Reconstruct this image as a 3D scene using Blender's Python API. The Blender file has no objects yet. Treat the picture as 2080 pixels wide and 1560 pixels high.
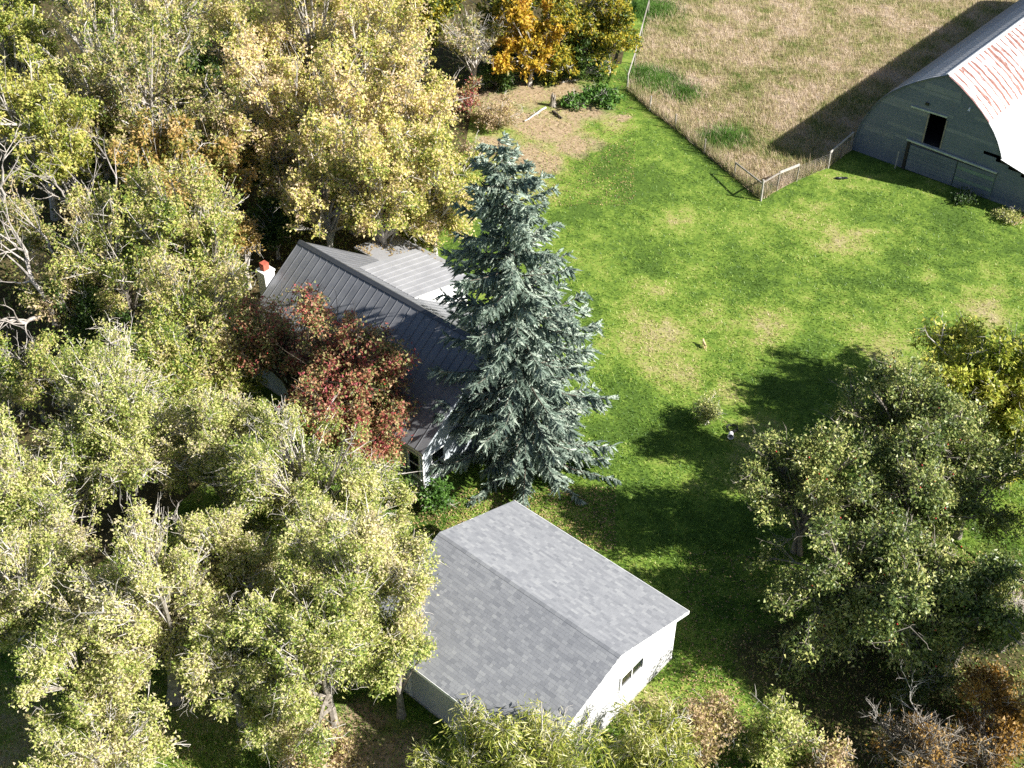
import bpy, bmesh, math, random
import numpy as np
from math import radians as R

# ------------------------------------------------------------------ camera, sky, sun, exposure
scene = bpy.context.scene
PITCH, YAW, FPX, CAMH = 0.69798522, 0.72360217, 2439.29, 40.0
cd = bpy.data.cameras.new('camera'); cam = bpy.data.objects.new('camera', cd)
scene.collection.objects.link(cam)
cam.location = (0, 0, CAMH); cam.rotation_euler = (math.pi/2-PITCH, 0, YAW)
cd.sensor_width = 36; cd.lens = FPX/2080*36; cd.clip_start = .5; cd.clip_end = 3000
scene.camera = cam
SUN = np.array([1.31, .55, 1.0]); SUN /= np.linalg.norm(SUN)
SUN_EL = math.asin(SUN[2]); SUN_AZ = math.atan2(SUN[0], SUN[1])
world = bpy.data.worlds.new('World'); scene.world = world; world.use_nodes = True
wn = world.node_tree.nodes; wl = world.node_tree.links
sky = wn.new('ShaderNodeTexSky'); sky.sky_type = 'NISHITA'; sky.sun_disc = False
sky.sun_elevation = SUN_EL; sky.sun_rotation = SUN_AZ
bg = wn['Background']; bg.inputs['Strength'].default_value = 0.05
wl.new(sky.outputs[0], bg.inputs['Color'])
ld = bpy.data.lights.new('sun', 'SUN'); ld.energy = 5.0; ld.angle = R(.5); ld.color = (1, .965, .90)
sun = bpy.data.objects.new('sun', ld); scene.collection.objects.link(sun)
from mathutils import Vector, Matrix
sun.rotation_euler = Vector(SUN).to_track_quat('Z', 'Y').to_euler(); sun.location = (20, 20, 60)
vs = scene.view_settings; vs.view_transform = 'Standard'; vs.look = 'None'; vs.exposure = 1.22; vs.gamma = 1
vs.use_curve_mapping = False
scene.cycles.use_denoising = False
scene.cycles.max_bounces = 4; scene.cycles.diffuse_bounces = 2; scene.cycles.transmission_bounces = 3
scene.cycles.glossy_bounces = 2; scene.cycles.caustics_reflective = False; scene.cycles.caustics_refractive = False

# survey of the place: a sight line from the camera to a given height gives a spot on the plan
_r = np.array([math.cos(YAW), math.sin(YAW), 0]); _g = np.array([-math.sin(YAW), math.cos(YAW), 0])
_fw = math.cos(PITCH)*_g + np.array([0, 0, -math.sin(PITCH)]); _up = math.sin(PITCH)*_g + np.array([0, 0, math.cos(PITCH)])
def at(u, v, z=0.):
    u = np.asarray(u, float); v = np.asarray(v, float); z = np.asarray(z, float)
    d = (u[..., None]-1040)/FPX*_r - (v[..., None]-780)/FPX*_up + _fw
    t = (z-CAMH)/d[..., 2]
    return np.array([0, 0, CAMH]) + t[..., None]*d
def pix(P):
    d = np.asarray(P)-np.array([0, 0, CAMH]); z = d@_fw
    return 1040+FPX*(d@_r)/z, 780-FPX*(d@_up)/z, z

# ------------------------------------------------------------------ helpers
C = scene.collection
def link(o, parent=None):
    C.objects.link(o)
    if parent is not None: o.parent = parent
    return o
def tag(o, label=None, cat=None, group=None, kind=None):
    if label: o['label'] = label
    if cat: o['category'] = cat
    if group: o['group'] = group
    if kind: o['kind'] = kind
    return o
def empty(name, loc=(0, 0, 0), rz=0.):
    o = bpy.data.objects.new(name, None); o.empty_display_size = .3
    C.objects.link(o); o.location = loc; o.rotation_euler = (0, 0, rz); return o
def mesh(name, parts, mat=None, smooth=False, attr=None):
    """parts: list of (V, F) numpy arrays, F with 3 or 4 columns (or a list of index lists)."""
    me = bpy.data.meshes.new(name)
    Vs, idx, tot, off = [], [], [], 0
    for V, F in parts:
        V = np.asarray(V, np.float32); Vs.append(V)
        if isinstance(F, np.ndarray):
            idx.append((F+off).ravel()); tot.append(np.full(len(F), F.shape[1], np.int32))
        else:
            for f in F: idx.append(np.asarray(f)+off); tot.append(np.array([len(f)], np.int32))
        off += len(V)
    V = np.concatenate(Vs); idx = np.concatenate(idx).astype(np.int32); tot = np.concatenate(tot)
    me.vertices.add(len(V)); me.vertices.foreach_set('co', V.ravel())
    me.loops.add(len(idx)); me.loops.foreach_set('vertex_index', idx)
    me.polygons.add(len(tot))
    st = np.zeros(len(tot), np.int32); st[1:] = np.cumsum(tot)[:-1]
    me.polygons.foreach_set('loop_start', st); me.polygons.foreach_set('loop_total', tot)
    me.polygons.foreach_set('use_smooth', np.full(len(tot), bool(smooth)))
    if attr is not None:
        for k, vals in attr.items():
            a = me.attributes.new(k, 'FLOAT', 'POINT'); a.data.foreach_set('value', np.asarray(vals, np.float32))
    me.update(calc_edges=True)
    if mat: me.materials.append(mat)
    return me
def obj(name, parts, mat, parent=None, smooth=False, attr=None, loc=None):
    o = bpy.data.objects.new(name, mesh(name, parts, mat, smooth, attr)); link(o, parent)
    if loc is not None: o.location = loc
    return o
BF = np.array([[0, 3, 2, 1], [4, 5, 6, 7], [0, 1, 5, 4], [1, 2, 6, 5], [2, 3, 7, 6], [3, 0, 4, 7]])
def box(x0, x1, y0, y1, z0, z1):
    return np.array([[x0, y0, z0], [x1, y0, z0], [x1, y1, z0], [x0, y1, z0], [x0, y0, z1], [x1, y0, z1], [x1, y1, z1], [x0, y1, z1]], float), BF
def beam(a, b, w, h, up=(0, 0, 1)):
    a = np.array(a, float); b = np.array(b, float); d = b-a; d /= np.linalg.norm(d)
    s = np.cross(d, up); s /= np.linalg.norm(s); u = np.cross(s, d)
    V = [p+sx*s*w/2+su*u*h/2 for p in (a, b) for sx, su in ((-1, -1), (1, -1), (1, 1), (-1, 1))]
    return np.array(V), np.array([[0, 3, 2, 1], [4, 5, 6, 7], [0, 1, 5, 4], [1, 2, 6, 5], [2, 3, 7, 6], [3, 0, 4, 7]])
def prism(poly, axis, a, b):
    """extrude a 2-D polygon along an axis ('x': poly is (y,z); 'y': (x,z); 'z': (x,y))."""
    n = len(poly); V = []
    for t in (a, b):
        for p, q in poly:
            V.append((t, p, q) if axis == 'x' else (p, t, q) if axis == 'y' else (p, q, t))
    F = [list(range(n))[::-1], list(range(n, 2*n))]+[[i, (i+1) % n, n+(i+1) % n, n+i] for i in range(n)]
    return np.array(V, float), F
def tubes(P, Rd, s=5):
    """P (k,n,3) poly-lines with radii Rd (k,n) -> one tube mesh"""
    P = np.asarray(P, float); Rd = np.asarray(Rd, float); k, n, _ = P.shape
    T = np.gradient(P, axis=1); T /= np.linalg.norm(T, axis=2, keepdims=True)+1e-9
    ref = np.where(np.abs(T[..., 2:3]) > .9, np.array([1., 0, 0]), np.array([0, 0, 1.]))
    A = np.cross(T, ref); A /= np.linalg.norm(A, axis=2, keepdims=True)+1e-9
    B = np.cross(T, A)
    an = np.linspace(0, 2*np.pi, s, endpoint=False)
    V = P[:, :, None]+Rd[:, :, None, None]*(np.cos(an)[:, None]*A[:, :, None]+np.sin(an)[:, None]*B[:, :, None])
    base = (np.arange(k)[:, None, None]*n+np.arange(n-1)[None, :, None])*s
    j = np.arange(s)[None, None]; j2 = (j+1) % s
    F = np.stack([base+j, base+j2, base+s+j2, base+s+j], -1).reshape(-1, 4)
    return V.reshape(-1, 3), F
def bez(a, m, b, n):
    t = np.linspace(0, 1, n)[None, :, None]
    return (1-t)**2*a[:, None]+2*t*(1-t)*m[:, None]+t*t*b[:, None]
def unit(v): return v/(np.linalg.norm(v, axis=-1, keepdims=True)+1e-9)
def kites(p, d, nrm, L, W, fold=.12):
    d = unit(d); w = unit(np.cross(nrm, d)); n = np.cross(d, w)
    L = np.asarray(L)[:, None]; W = np.asarray(W)[:, None]
    V = np.stack([p, p+d*L*.5+w*W*.5+n*W*fold, p+d*L-n*L*.06, p+d*L*.5-w*W*.5+n*W*fold], 1)
    return V.reshape(-1, 3), np.arange(len(p)*4).reshape(-1, 4)
def trileaves(p, d, nrm, L, W):
    d = unit(d); w = unit(np.cross(nrm, d)); L = np.asarray(L)[:, None]; W = np.asarray(W)[:, None]
    V = np.stack([p+w*W*.55, p-w*W*.55+d*L*.15, p+d*L], 1)
    return V.reshape(-1, 3), np.arange(len(p)*3).reshape(-1, 3)
def blades(p, d, side, L, W):
    V = np.stack([p-side*W[:, None]*.5, p+side*W[:, None]*.5, p+d*L[:, None]], 1)
    return V.reshape(-1, 3), np.arange(len(p)*3).reshape(-1, 3)

# ------------------------------------------------------------------ materials
class NT:
    def __init__(s, name):
        s.m = bpy.data.materials.new(name); s.m.use_nodes = True; s.t = s.m.node_tree
        s.b = s.t.nodes['Principled BSDF']; s.out = s.t.nodes['Material Output']
    def n(s, ty, **kw):
        nd = s.t.nodes.new(ty)
        for k, v in kw.items(): setattr(nd, k, v)
        return nd
    def l(s, a, b): s.t.links.new(a, b)
    def noise(s, vec, scale, detail=3, rough=.55):
        nd = s.n('ShaderNodeTexNoise'); nd.inputs['Scale'].default_value = scale
        nd.inputs['Detail'].default_value = detail; nd.inputs['Roughness'].default_value = rough
        if vec is not None: s.l(vec, nd.inputs['Vector'])
        return nd.outputs['Fac']
    def ramp(s, fac, stops, interp='LINEAR'):
        nd = s.n('ShaderNodeValToRGB'); cr = nd.color_ramp; cr.interpolation = interp
        while len(cr.elements) < len(stops): cr.elements.new(.5)
        for e, (p, c) in zip(cr.elements, stops):
            e.position = p; e.color = (*c, 1) if hasattr(c, '__len__') else (c, c, c, 1)
        s.l(fac, nd.inputs[0]); return nd.outputs[0]
    def math(s, op, a, b=None, clamp=False):
        nd = s.n('ShaderNodeMath', operation=op, use_clamp=clamp)
        for i, x in enumerate((a, b)):
            if x is None: continue
            if isinstance(x, (int, float)): nd.inputs[i].default_value = x
            else: s.l(x, nd.inputs[i])
        return nd.outputs[0]
    def mix(s, fac, a, b, mode='MIX'):
        nd = s.n('ShaderNodeMix', data_type='RGBA', blend_type=mode)
        for i, x in ((0, fac), (6, a), (7, b)):
            if isinstance(x, (int, float)): nd.inputs[i].default_value = x
            elif isinstance(x, tuple): nd.inputs[i].default_value = (*x, 1)
            else: s.l(x, nd.inputs[i])
        return nd.outputs[2]
    def pos(s): return s.n('ShaderNodeNewGeometry').outputs['Position']
    def ob(s): return s.n('ShaderNodeTexCoord').outputs['Object']
    def bump(s, h, st, dist=.02):
        nd = s.n('ShaderNodeBump'); nd.inputs['Strength'].default_value = st; nd.inputs['Distance'].default_value = dist
        s.l(h, nd.inputs['Height']); s.l(nd.outputs[0], s.b.inputs['Normal'])
    def fin(s, col, rough=.7, metal=0., spec=.5):
        if isinstance(col, tuple): s.b.inputs['Base Color'].default_value = (*col, 1)
        else: s.l(col, s.b.inputs['Base Color'])
        if isinstance(rough, (int, float)): s.b.inputs['Roughness'].default_value = rough
        else: s.l(rough, s.b.inputs['Roughness'])
        s.b.inputs['Metallic'].default_value = metal; s.b.inputs['Specular IOR Level'].default_value = spec
        return s.m
def plain(name, col, var=.15, scale=3., rough=.6, metal=0., spec=.5, bump=0.):
    t = NT(name); f = t.noise(t.pos(), scale, 4)
    c = t.ramp(f, [(.3, tuple(x*(1-var) for x in col)), (.7, tuple(min(1, x*(1+var)) for x in col))])
    if bump: t.bump(t.noise(t.pos(), scale*8, 3), bump)
    return t.fin(c, rough, metal, spec)
def leafmat(name, cols, trans=.42, clump=.9, cscale=.55, rough=.5, spec=.4):
    t = NT(name)
    rnd = t.n('ShaderNodeNewGeometry').outputs['Random Per Island']
    f = t.noise(t.pos(), cscale, 2)
    f = t.math('MULTIPLY', t.math('SUBTRACT', f, .5), clump*1.6)
    oi = t.math('MULTIPLY', t.math('SUBTRACT', t.n('ShaderNodeObjectInfo').outputs['Random'], .5), .26)
    f = t.math('ADD', t.math('ADD', t.math('MULTIPLY', rnd, .8), .1), t.math('ADD', f, oi), True)
    n = len(cols)
    col = t.ramp(f, [((i+.5)/n, c) for i, c in enumerate(cols)])
    t.fin(col, rough, 0, spec)
    tr = t.n('ShaderNodeBsdfTranslucent'); t.l(col, tr.inputs['Color'])
    mx = t.n('ShaderNodeMixShader'); mx.inputs[0].default_value = trans
    t.l(t.b.outputs[0], mx.inputs[1]); t.l(tr.outputs[0], mx.inputs[2]); t.l(mx.outputs[0], t.out.inputs['Surface'])
    return t.m

M = {}
M['pale'] = leafmat('leaf_pale_green', [(.15, .22, .035), (.36, .42, .09), (.54, .55, .17), (.68, .64, .28), (.68, .58, .38)])
M['palegreen'] = leafmat('leaf_mid_green', [(.10, .17, .025), (.28, .36, .06), (.45, .48, .11), (.60, .55, .19), (.62, .50, .28)])
M['straw'] = leafmat('leaf_straw', [(.20, .27, .04), (.50, .50, .11), (.70, .62, .19), (.78, .64, .32), (.70, .53, .36)])
M['olive'] = leafmat('leaf_olive_brown', [(.10, .16, .03), (.32, .34, .08), (.50, .47, .15), (.60, .49, .27), (.56, .43, .29)])
M['bright'] = leafmat('leaf_bright_yellow_green', [(.14, .20, .03), (.36, .40, .07), (.56, .54, .12), (.66, .58, .20)])
M['orange'] = leafmat('leaf_orange', [(.18, .20, .04), (.44, .34, .09), (.62, .40, .13), (.62, .45, .22)])
M['gold'] = leafmat('leaf_gold', [(.22, .18, .02), (.50, .36, .03), (.62, .43, .04), (.64, .36, .06)])
M['goldgreen'] = leafmat('leaf_gold_green', [(.06, .10, .015), (.20, .24, .03), (.42, .38, .04), (.58, .44, .05)])
M['crab'] = leafmat('leaf_crab_red', [(.09, .13, .03), (.22, .26, .07), (.40, .37, .15), (.48, .35, .17), (.48, .24, .13), (.42, .13, .10), (.36, .07, .09)], clump=.7, cscale=.7)
M['apple'] = leafmat('leaf_apple', [(.065, .105, .025), (.16, .22, .05), (.31, .355, .10), (.52, .51, .18)], trans=.32, spec=.5, rough=.45)
M['ash'] = leafmat('leaf_ash_yellow', [(.14, .20, .02), (.38, .43, .05), (.58, .58, .09), (.70, .64, .16)])
M['willow'] = leafmat('leaf_willow', [(.14, .20, .03), (.36, .42, .06), (.58, .56, .12), (.78, .74, .42)], rough=.35, spec=.7)
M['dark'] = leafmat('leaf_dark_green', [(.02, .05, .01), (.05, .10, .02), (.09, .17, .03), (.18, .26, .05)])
M['under'] = leafmat('leaf_undergrowth', [(.05, .09, .015), (.12, .19, .03), (.25, .31, .06), (.42, .40, .13)])
M['fresh'] = leafmat('leaf_fresh_green', [(.05, .12, .02), (.12, .25, .04), (.20, .36, .07)])
M['pink'] = leafmat('leaf_dry_pinkish', [(.24, .21, .07), (.48, .35, .20), (.58, .42, .29), (.58, .52, .18)])
M['amber'] = leafmat('leaf_amber', [(.14, .08, .02), (.36, .20, .04), (.46, .26, .05), (.40, .28, .12)])
M['spruce'] = leafmat('needles_blue_spruce', [(.07, .105, .08), (.16, .215, .17), (.285, .355, .29), (.44, .50, .41)], trans=.1, clump=.5, cscale=1.2, rough=.8, spec=.12)
M['conifer'] = leafmat('needles_green', [(.02, .05, .015), (.04, .09, .02), (.08, .14, .04)], trans=.1)
M['litter'] = leafmat('fallen_leaves', [(.10, .07, .03), (.25, .17, .08), (.38, .27, .14), (.42, .33, .10)], trans=.05)
def bark(name, a, b, sc=5.):
    t = NT(name); f = t.noise(t.pos(), sc, 5); c = t.ramp(f, [(.3, a), (.7, b)])
    t.bump(t.noise(t.pos(), sc*6, 3), .5, .02); return t.fin(c, .85)
M['bark'] = bark('bark_grey_brown', (.14, .12, .095), (.36, .32, .27))
M['barkpale'] = bark('bark_pale', (.32, .29, .26), (.58, .54, .49))
M['barkdark'] = bark('bark_dark', (.05, .04, .03), (.15, .12, .09))
M['deadwood'] = bark('dead_wood', (.24, .21, .185), (.46, .42, .38))
M['white'] = plain('white_paint', (.80, .80, .79), .03, 1.5, .55)
M['garagewall'] = plain('garage_siding', (.50, .50, .51), .03, 1.5, .6)
M['trim'] = plain('white_trim', (.82, .82, .81), .02, 2, .45)
M['glass'] = plain('window_glass', (.012, .014, .018), .1, 1, .06, 0, .7)
M['concrete'] = plain('concrete', (.36, .35, .33), .2, 4, .9)
M['flash'] = plain('roof_flashing', (.10, .105, .115), .08, 3, .4, .5)
M['housewall'] = plain('house_siding', (.40, .44, .47), .06, 2, .6)
M['clay'] = plain('red_clay', (.42, .10, .06), .2, 6, .8)
M['rail'] = plain('weathered_rail', (.40, .37, .34), .2, 5, .8)
M['post'] = plain('grey_post', (.27, .24, .21), .3, 5, .9)
M['wire'] = plain('galvanised_wire', (.30, .29, .28), .1, 3, .5, .4)
M['black'] = plain('black_rubber', (.015, .016, .018), .2, 5, .5)
M['darkwood'] = plain('dark_timber', (.035, .03, .028), .3, 5, .9)
M['rustpole'] = plain('rusty_steel', (.30, .13, .08), .25, 6, .8)
M['soil'] = plain('bare_soil', (.34, .22, .15), .3, 2, .95, bump=.3)

# ------------------------------------------------------------------ the ground
DRY = [(1340, 670, 2.2), (1440, 655, 1.3), (1560, 655, 1.3), (1780, 705, 2.0), (1360, 760, 1.6), (1290, 640, 1.5), (1710, 480, 1.6), (1380, 455, 1.4),
       (1640, 440, 1.8), (1330, 590, 1.0), (2000, 640, 1.6), (1480, 800, 1.0), (1540, 870, 1.4), (1260, 690, 1.2), (1880, 560, .8), (430, 1450, 2.5), (520, 1400, 2), (300, 1500, 2.5), (60, 1500, 3), (100, 1100, 3), (480, 1230, 1.5), (1090, 290, 2.6), (1150, 270, 2.2), (1040, 260, 2.6), (1130, 210, 2.2), (1060, 380, 2.0), (1250, 250, 1.2), (980, 1090, 1.2), (1330, 1420, 1.0), (1400, 1450, 1.4)]
def lawn_colour(t, jitter=None):
    p = t.pos()
    big = t.noise(p, .22, 3); mid = t.noise(p, 1.1, 4, .6); fine = t.noise(p, 5, 3, .65)
    acc = t.math('MULTIPLY', t.math('SUBTRACT', big, .5), 1.3)
    acc = t.math('ADD', acc, t.math('MULTIPLY', t.math('SUBTRACT', mid, .5), 1.1))
    tot = None
    for (u, v, r) in DRY:
        q = at(u, v)
        vm = t.n('ShaderNodeVectorMath', operation='DISTANCE'); t.l(p, vm.inputs[0]); vm.inputs[1].default_value = tuple(q)
        mr = t.n('ShaderNodeMapRange', interpolation_type='SMOOTHSTEP'); t.l(vm.outputs['Value'], mr.inputs[0])
        mr.inputs[1].default_value = r*.1; mr.inputs[2].default_value = r*2.0; mr.inputs[3].default_value = 1; mr.inputs[4].default_value = 0
        tot = mr.outputs[0] if tot is None else t.math('MAXIMUM', tot, mr.outputs[0])
    acc = t.math('ADD', acc, t.math('MULTIPLY', tot, .42))
    acc = t.math('ADD', acc, t.math('MULTIPLY', t.math('SUBTRACT', fine, .5), .9))
    if jitter is not None: acc = t.math('ADD', acc, t.math('MULTIPLY', t.math('SUBTRACT', jitter, .5), .75))
    acc = t.math('ADD', acc, .16, True)
    return t.ramp(acc, [(.0, (.08, .165, .022)), (.2, (.17, .295, .036)), (.42, (.30, .415, .068)), (.64, (.46, .45, .15)), (.9, (.57, .47, .28))])
t = NT('lawn_ground'); c = lawn_colour(t)
LAWNT = (t, t.mix(.45, c, (.06, .07, .02)))
t = NT('lawn_blades'); c = lawn_colour(t, t.n('ShaderNodeNewGeometry').outputs['Random Per Island']); t.fin(c, .5, 0, .35)
tr = t.n('ShaderNodeBsdfTranslucent'); t.l(c, tr.inputs['Color']); mx = t.n('ShaderNodeMixShader'); mx.inputs[0].default_value = .3
t.l(t.b.outputs[0], mx.inputs[1]); t.l(tr.outputs[0], mx.inputs[2]); t.l(mx.outputs[0], t.out.inputs['Surface']); M['blade'] = t.m
def field_colour(t, jitter=None):
    p = t.pos(); f = t.noise(p, .28, 4, .62); f2 = t.noise(p, 1.4, 3)
    acc = t.math('ADD', t.math('MULTIPLY', t.math('SUBTRACT', f, .5), 2.3), t.math('MULTIPLY', t.math('SUBTRACT', f2, .5), 1.1))
    if jitter is not None: acc = t.math('ADD', acc, t.math('MULTIPLY', t.math('SUBTRACT', jitter, .5), .8))
    acc = t.math('ADD', acc, .55, True)
    return t.ramp(acc, [(.0, (.11, .18, .035)), (.22, (.27, .29, .09)), (.42, (.42, .37, .18)), (.68, (.52, .41, .27)), (.95, (.64, .52, .40))])
t = NT('field_ground'); c = t.mix(.4, field_colour(t), (.10, .08, .04)); M['field'] = t.fin(c, .95, 0, .1)
t = NT('field_blades'); c = field_colour(t, t.n('ShaderNodeNewGeometry').outputs['Random Per Island']); t.fin(c, .6, 0, .3)
tr = t.n('ShaderNodeBsdfTranslucent'); t.l(c, tr.inputs['Color']); mx = t.n('ShaderNodeMixShader'); mx.inputs[0].default_value = .25
t.l(t.b.outputs[0], mx.inputs[1]); t.l(tr.outputs[0], mx.inputs[2]); t.l(mx.outputs[0], t.out.inputs['Surface']); M['fblade'] = t.m
t = NT('woods_floor'); f = t.noise(t.pos(), 1.2, 5, .65)
FLOORT = (t, t.ramp(f, [(.25, (.035, .03, .015)), (.5, (.08, .065, .03)), (.75, (.15, .12, .06))]))

SOIL = [(1010, 210, 2.1), (1075, 190, 2.2), (1150, 185, 2.0), (1180, 225, 2.2), (1110, 260, 2.5), (1170, 290, 1.8), (1060, 320, 2.2), (1110, 330, 1.7), (1255, 238, .7), (1000, 290, 1.5), (720, 1530, 2.0), (800, 1550, 1.6), (1060, 240, 1.8)]
def soil_amount(P):
    k = np.zeros(len(P))
    for u, v, r in SOIL:
        q = at(u, v); d = np.hypot(P[:, 0]-q[0], P[:, 1]-q[1])/r; k = np.maximum(k, np.clip(1.35-d*.85, 0, 1))
    return k*(.75+.25*np.sin(P[:, 0]*2.1+np.sin(P[:, 1]*1.7)*2))
HUMUS_SHADE = [(1600, 1330, 2.2), (1700, 1390, 2.6), (1800, 1420, 2.6), (1900, 1370, 2.6), (2000, 1330, 2.5), (1640, 1470, 2.0), (1780, 1500, 2.5), (1950, 1480, 2.5), (2080, 1450, 2.5), (1880, 1250, 2.4), (1740, 1270, 2.4), (2050, 1200, 2.5)]  # humus spots, coloured extra dark to paint in the hollow's deep shade
def soil_or_shade_mask(t, SOIL=SOIL, ca_=(.24, .165, .105), cb_=(.46, .34, .23)):
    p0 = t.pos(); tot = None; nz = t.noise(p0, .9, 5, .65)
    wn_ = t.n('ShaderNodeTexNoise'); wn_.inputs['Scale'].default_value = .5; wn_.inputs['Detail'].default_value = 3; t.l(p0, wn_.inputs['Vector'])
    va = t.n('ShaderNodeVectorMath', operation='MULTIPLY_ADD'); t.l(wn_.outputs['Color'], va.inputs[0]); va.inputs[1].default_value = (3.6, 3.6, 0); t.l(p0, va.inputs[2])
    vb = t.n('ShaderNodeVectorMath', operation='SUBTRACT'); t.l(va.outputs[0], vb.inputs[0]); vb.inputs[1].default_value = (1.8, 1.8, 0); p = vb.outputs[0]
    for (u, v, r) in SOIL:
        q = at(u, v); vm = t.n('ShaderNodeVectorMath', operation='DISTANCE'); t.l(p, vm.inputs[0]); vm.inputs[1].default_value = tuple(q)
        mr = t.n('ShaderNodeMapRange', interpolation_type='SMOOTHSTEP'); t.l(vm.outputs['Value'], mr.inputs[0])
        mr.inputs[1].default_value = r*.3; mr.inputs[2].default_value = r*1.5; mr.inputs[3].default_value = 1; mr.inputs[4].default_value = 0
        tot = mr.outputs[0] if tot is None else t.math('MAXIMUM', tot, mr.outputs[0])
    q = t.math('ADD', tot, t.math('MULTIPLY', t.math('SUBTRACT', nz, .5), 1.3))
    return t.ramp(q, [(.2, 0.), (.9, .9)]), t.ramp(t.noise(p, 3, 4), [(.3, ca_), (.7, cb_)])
def poly_sheet(name, pts, z, mat, kind='structure'):
    n = len(pts); V = np.array([(x, y, z) for x, y in pts])
    bm = bmesh.new(); vs_ = [bm.verts.new(v) for v in V]; bm.faces.new(vs_); bmesh.ops.triangulate(bm, faces=bm.faces[:])
    bmesh.ops.recalc_face_normals(bm, faces=bm.faces[:])
    if bm.faces and sum(f.normal.z for f in bm.faces) < 0: bmesh.ops.reverse_faces(bm, faces=bm.faces[:])
    me = bpy.data.meshes.new(name); bm.to_mesh(me); bm.free(); me.materials.append(mat)
    o = link(bpy.data.objects.new(name, me)); o['kind'] = kind; return o
for key, (t, c) in (('lawn', LAWNT), ('floor', FLOORT)):
    if key == 'lawn': m, sc_ = soil_or_shade_mask(t, HUMUS_SHADE, (.03, .024, .012), (.10, .08, .045)); c = t.mix(m, c, sc_)
    m, sc_ = soil_or_shade_mask(t); M[key] = t.fin(t.mix(m, c, sc_), .95, 0, .1)
def xy(*uv): return [tuple(at(u, v)[:2]) for u, v in uv]
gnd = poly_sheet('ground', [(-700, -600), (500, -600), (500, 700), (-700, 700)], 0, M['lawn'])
FX = [at(1325, 2), at(1274, 184), at(1545, 406), at(1730, 304)]
field_poly = [tuple(FX[0][:2]), tuple(FX[1][:2]), tuple(FX[2][:2]), (-30.72, 69.4), (-30.72, 101), (-16, 102), (60, 160), (60, 420), (-300, 420), (-140, 230)]
poly_sheet('field', field_poly, .004, M['field'])
woods_pts = xy((1300, -60), (1262, 130), (1150, 140), (1040, 165), (960, 210), (945, 300), (930, 400), (890, 480), (850, 520))+[(-39, 41), (-44, 38), (-46, 30), (-46, 24), (-38, 22), (-37, 17), (-37, 8)]+[(-60, -20), (-260, -20), (-260, 230), (-130, 215)]
poly_sheet('woods_floor', woods_pts, .004, M['floor'])
dirt_pts = xy((960, 210), (1010, 175), (1080, 165), (1150, 160), (1225, 190), (1290, 240), (1250, 262), (1215, 300), (1200, 318), (1130, 330), (1080, 360), (1040, 330), (990, 290), (960, 250))
orchard_pts = xy((1490, 1290), (1560, 1250), (1700, 1230), (1900, 1230), (2150, 1180), (2200, 1650), (1560, 1650), (1480, 1520), (1440, 1440), (1500, 1360))
def inpoly(P, poly):
    x, y = P[:, 0], P[:, 1]; r = np.zeros(len(P), bool); n = len(poly)
    for i in range(n):
        x1, y1 = poly[i]; x2, y2 = poly[(i+1) % n]
        c_ = ((y1 > y) != (y2 > y)) & (x < (x2-x1)*(y-y1)/(y2-y1+1e-12)+x1); r ^= c_
    return r
HOUSE = (-42.6, -29.3, 27.0, 36.5); ADDN = (-39.4, -35.3, 36, 37); GAR = (-23.8, -15.15, 18.6, 27.1); BARN = (-30.8, -16, 69.3, 101)
def outside(P, m=0.):
    k = np.ones(len(P), bool)
    for x0, x1, y0, y1 in (HOUSE, ADDN, GAR, BARN):
        k &= ~((P[:, 0] > x0-m) & (P[:, 0] < x1+m) & (P[:, 1] > y0-m) & (P[:, 1] < y1+m))
    return k
rng = np.random.default_rng(7)
def scatter(n, u0, u1, v0, v1): return at(rng.uniform(u0, u1, n), rng.uniform(v0, v1, n))
def grass(name, P, L, W, mat, lean=.5, label=None, drift=(0, 0)):
    n = len(P); a = rng.uniform(0, 2*np.pi, n); s = np.stack([np.cos(a), np.sin(a), np.zeros(n)], 1)
    d = np.stack([rng.normal(drift[0], lean, n), rng.normal(drift[1], lean, n), np.ones(n)], 1); d = unit(d)
    o = obj(name, [blades(P, d, s, L, W)], mat); o['kind'] = 'stuff'
    if label: tag(o, label, 'grass')
    return o
P = np.concatenate([scatter(380000, 640, 2250, 140, 1640), scatter(110000, -150, 640, 950, 1700)]); P = P[outside(P) & ~inpoly(P, field_poly) & ~inpoly(P, woods_pts)]
P = P[rng.random(len(P)) > .7*soil_amount(P)]; P = P[~inpoly(P, orchard_pts) | (rng.random(len(P)) < .35)]
dn = np.sin(P[:, 0]*.9+1.3*np.sin(P[:, 1]*.7))*np.sin(P[:, 1]*.8+np.sin(P[:, 0]*.6))
P = P[rng.random(len(P)) < .75+.25*dn]
n = len(P)
grass('lawn_grass', P, rng.uniform(.07, .2, n), rng.uniform(.03, .06, n), M['blade'], .9, 'short mown green lawn with dry patches around the yard')
P = scatter(230000, 1230, 2330, -160, 420); P = P[outside(P) & inpoly(P, field_poly)]; n = len(P)
grass('tall_field_grass', P, rng.uniform(.25, .62, n)*(.75+.5*rng.random(n)**3), rng.uniform(.02, .05, n), M['fblade'], .42, 'tall dry tan grass in the fenced field beside the barn', (-.12, -.1))
fp_ = []
for a_, b_ in zip(((1274, 184), (1319, 225), (1371, 262), (1430, 312), (1491, 360), (1545, 406), (1577, 387), (1617, 368), (1682, 341)), ((1319, 225), (1371, 262), (1430, 312), (1491, 360), (1545, 406), (1577, 387), (1617, 368), (1682, 341), (1727, 308))):
    A_, B_2 = at(*a_), at(*b_); m = int(np.linalg.norm(B_2-A_)*230); q = A_+(B_2-A_)*rng.random((m, 1)); nn = unit(np.cross(B_2-A_, [0, 0, 1.])); nn = nn if nn@(np.array([-33, 66, 0])-A_) > 0 else -nn
    fp_.append(q+nn*np.abs(rng.normal(.15, .35, m))[:, None])
fp_ = np.concatenate(fp_); n = len(fp_)
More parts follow.
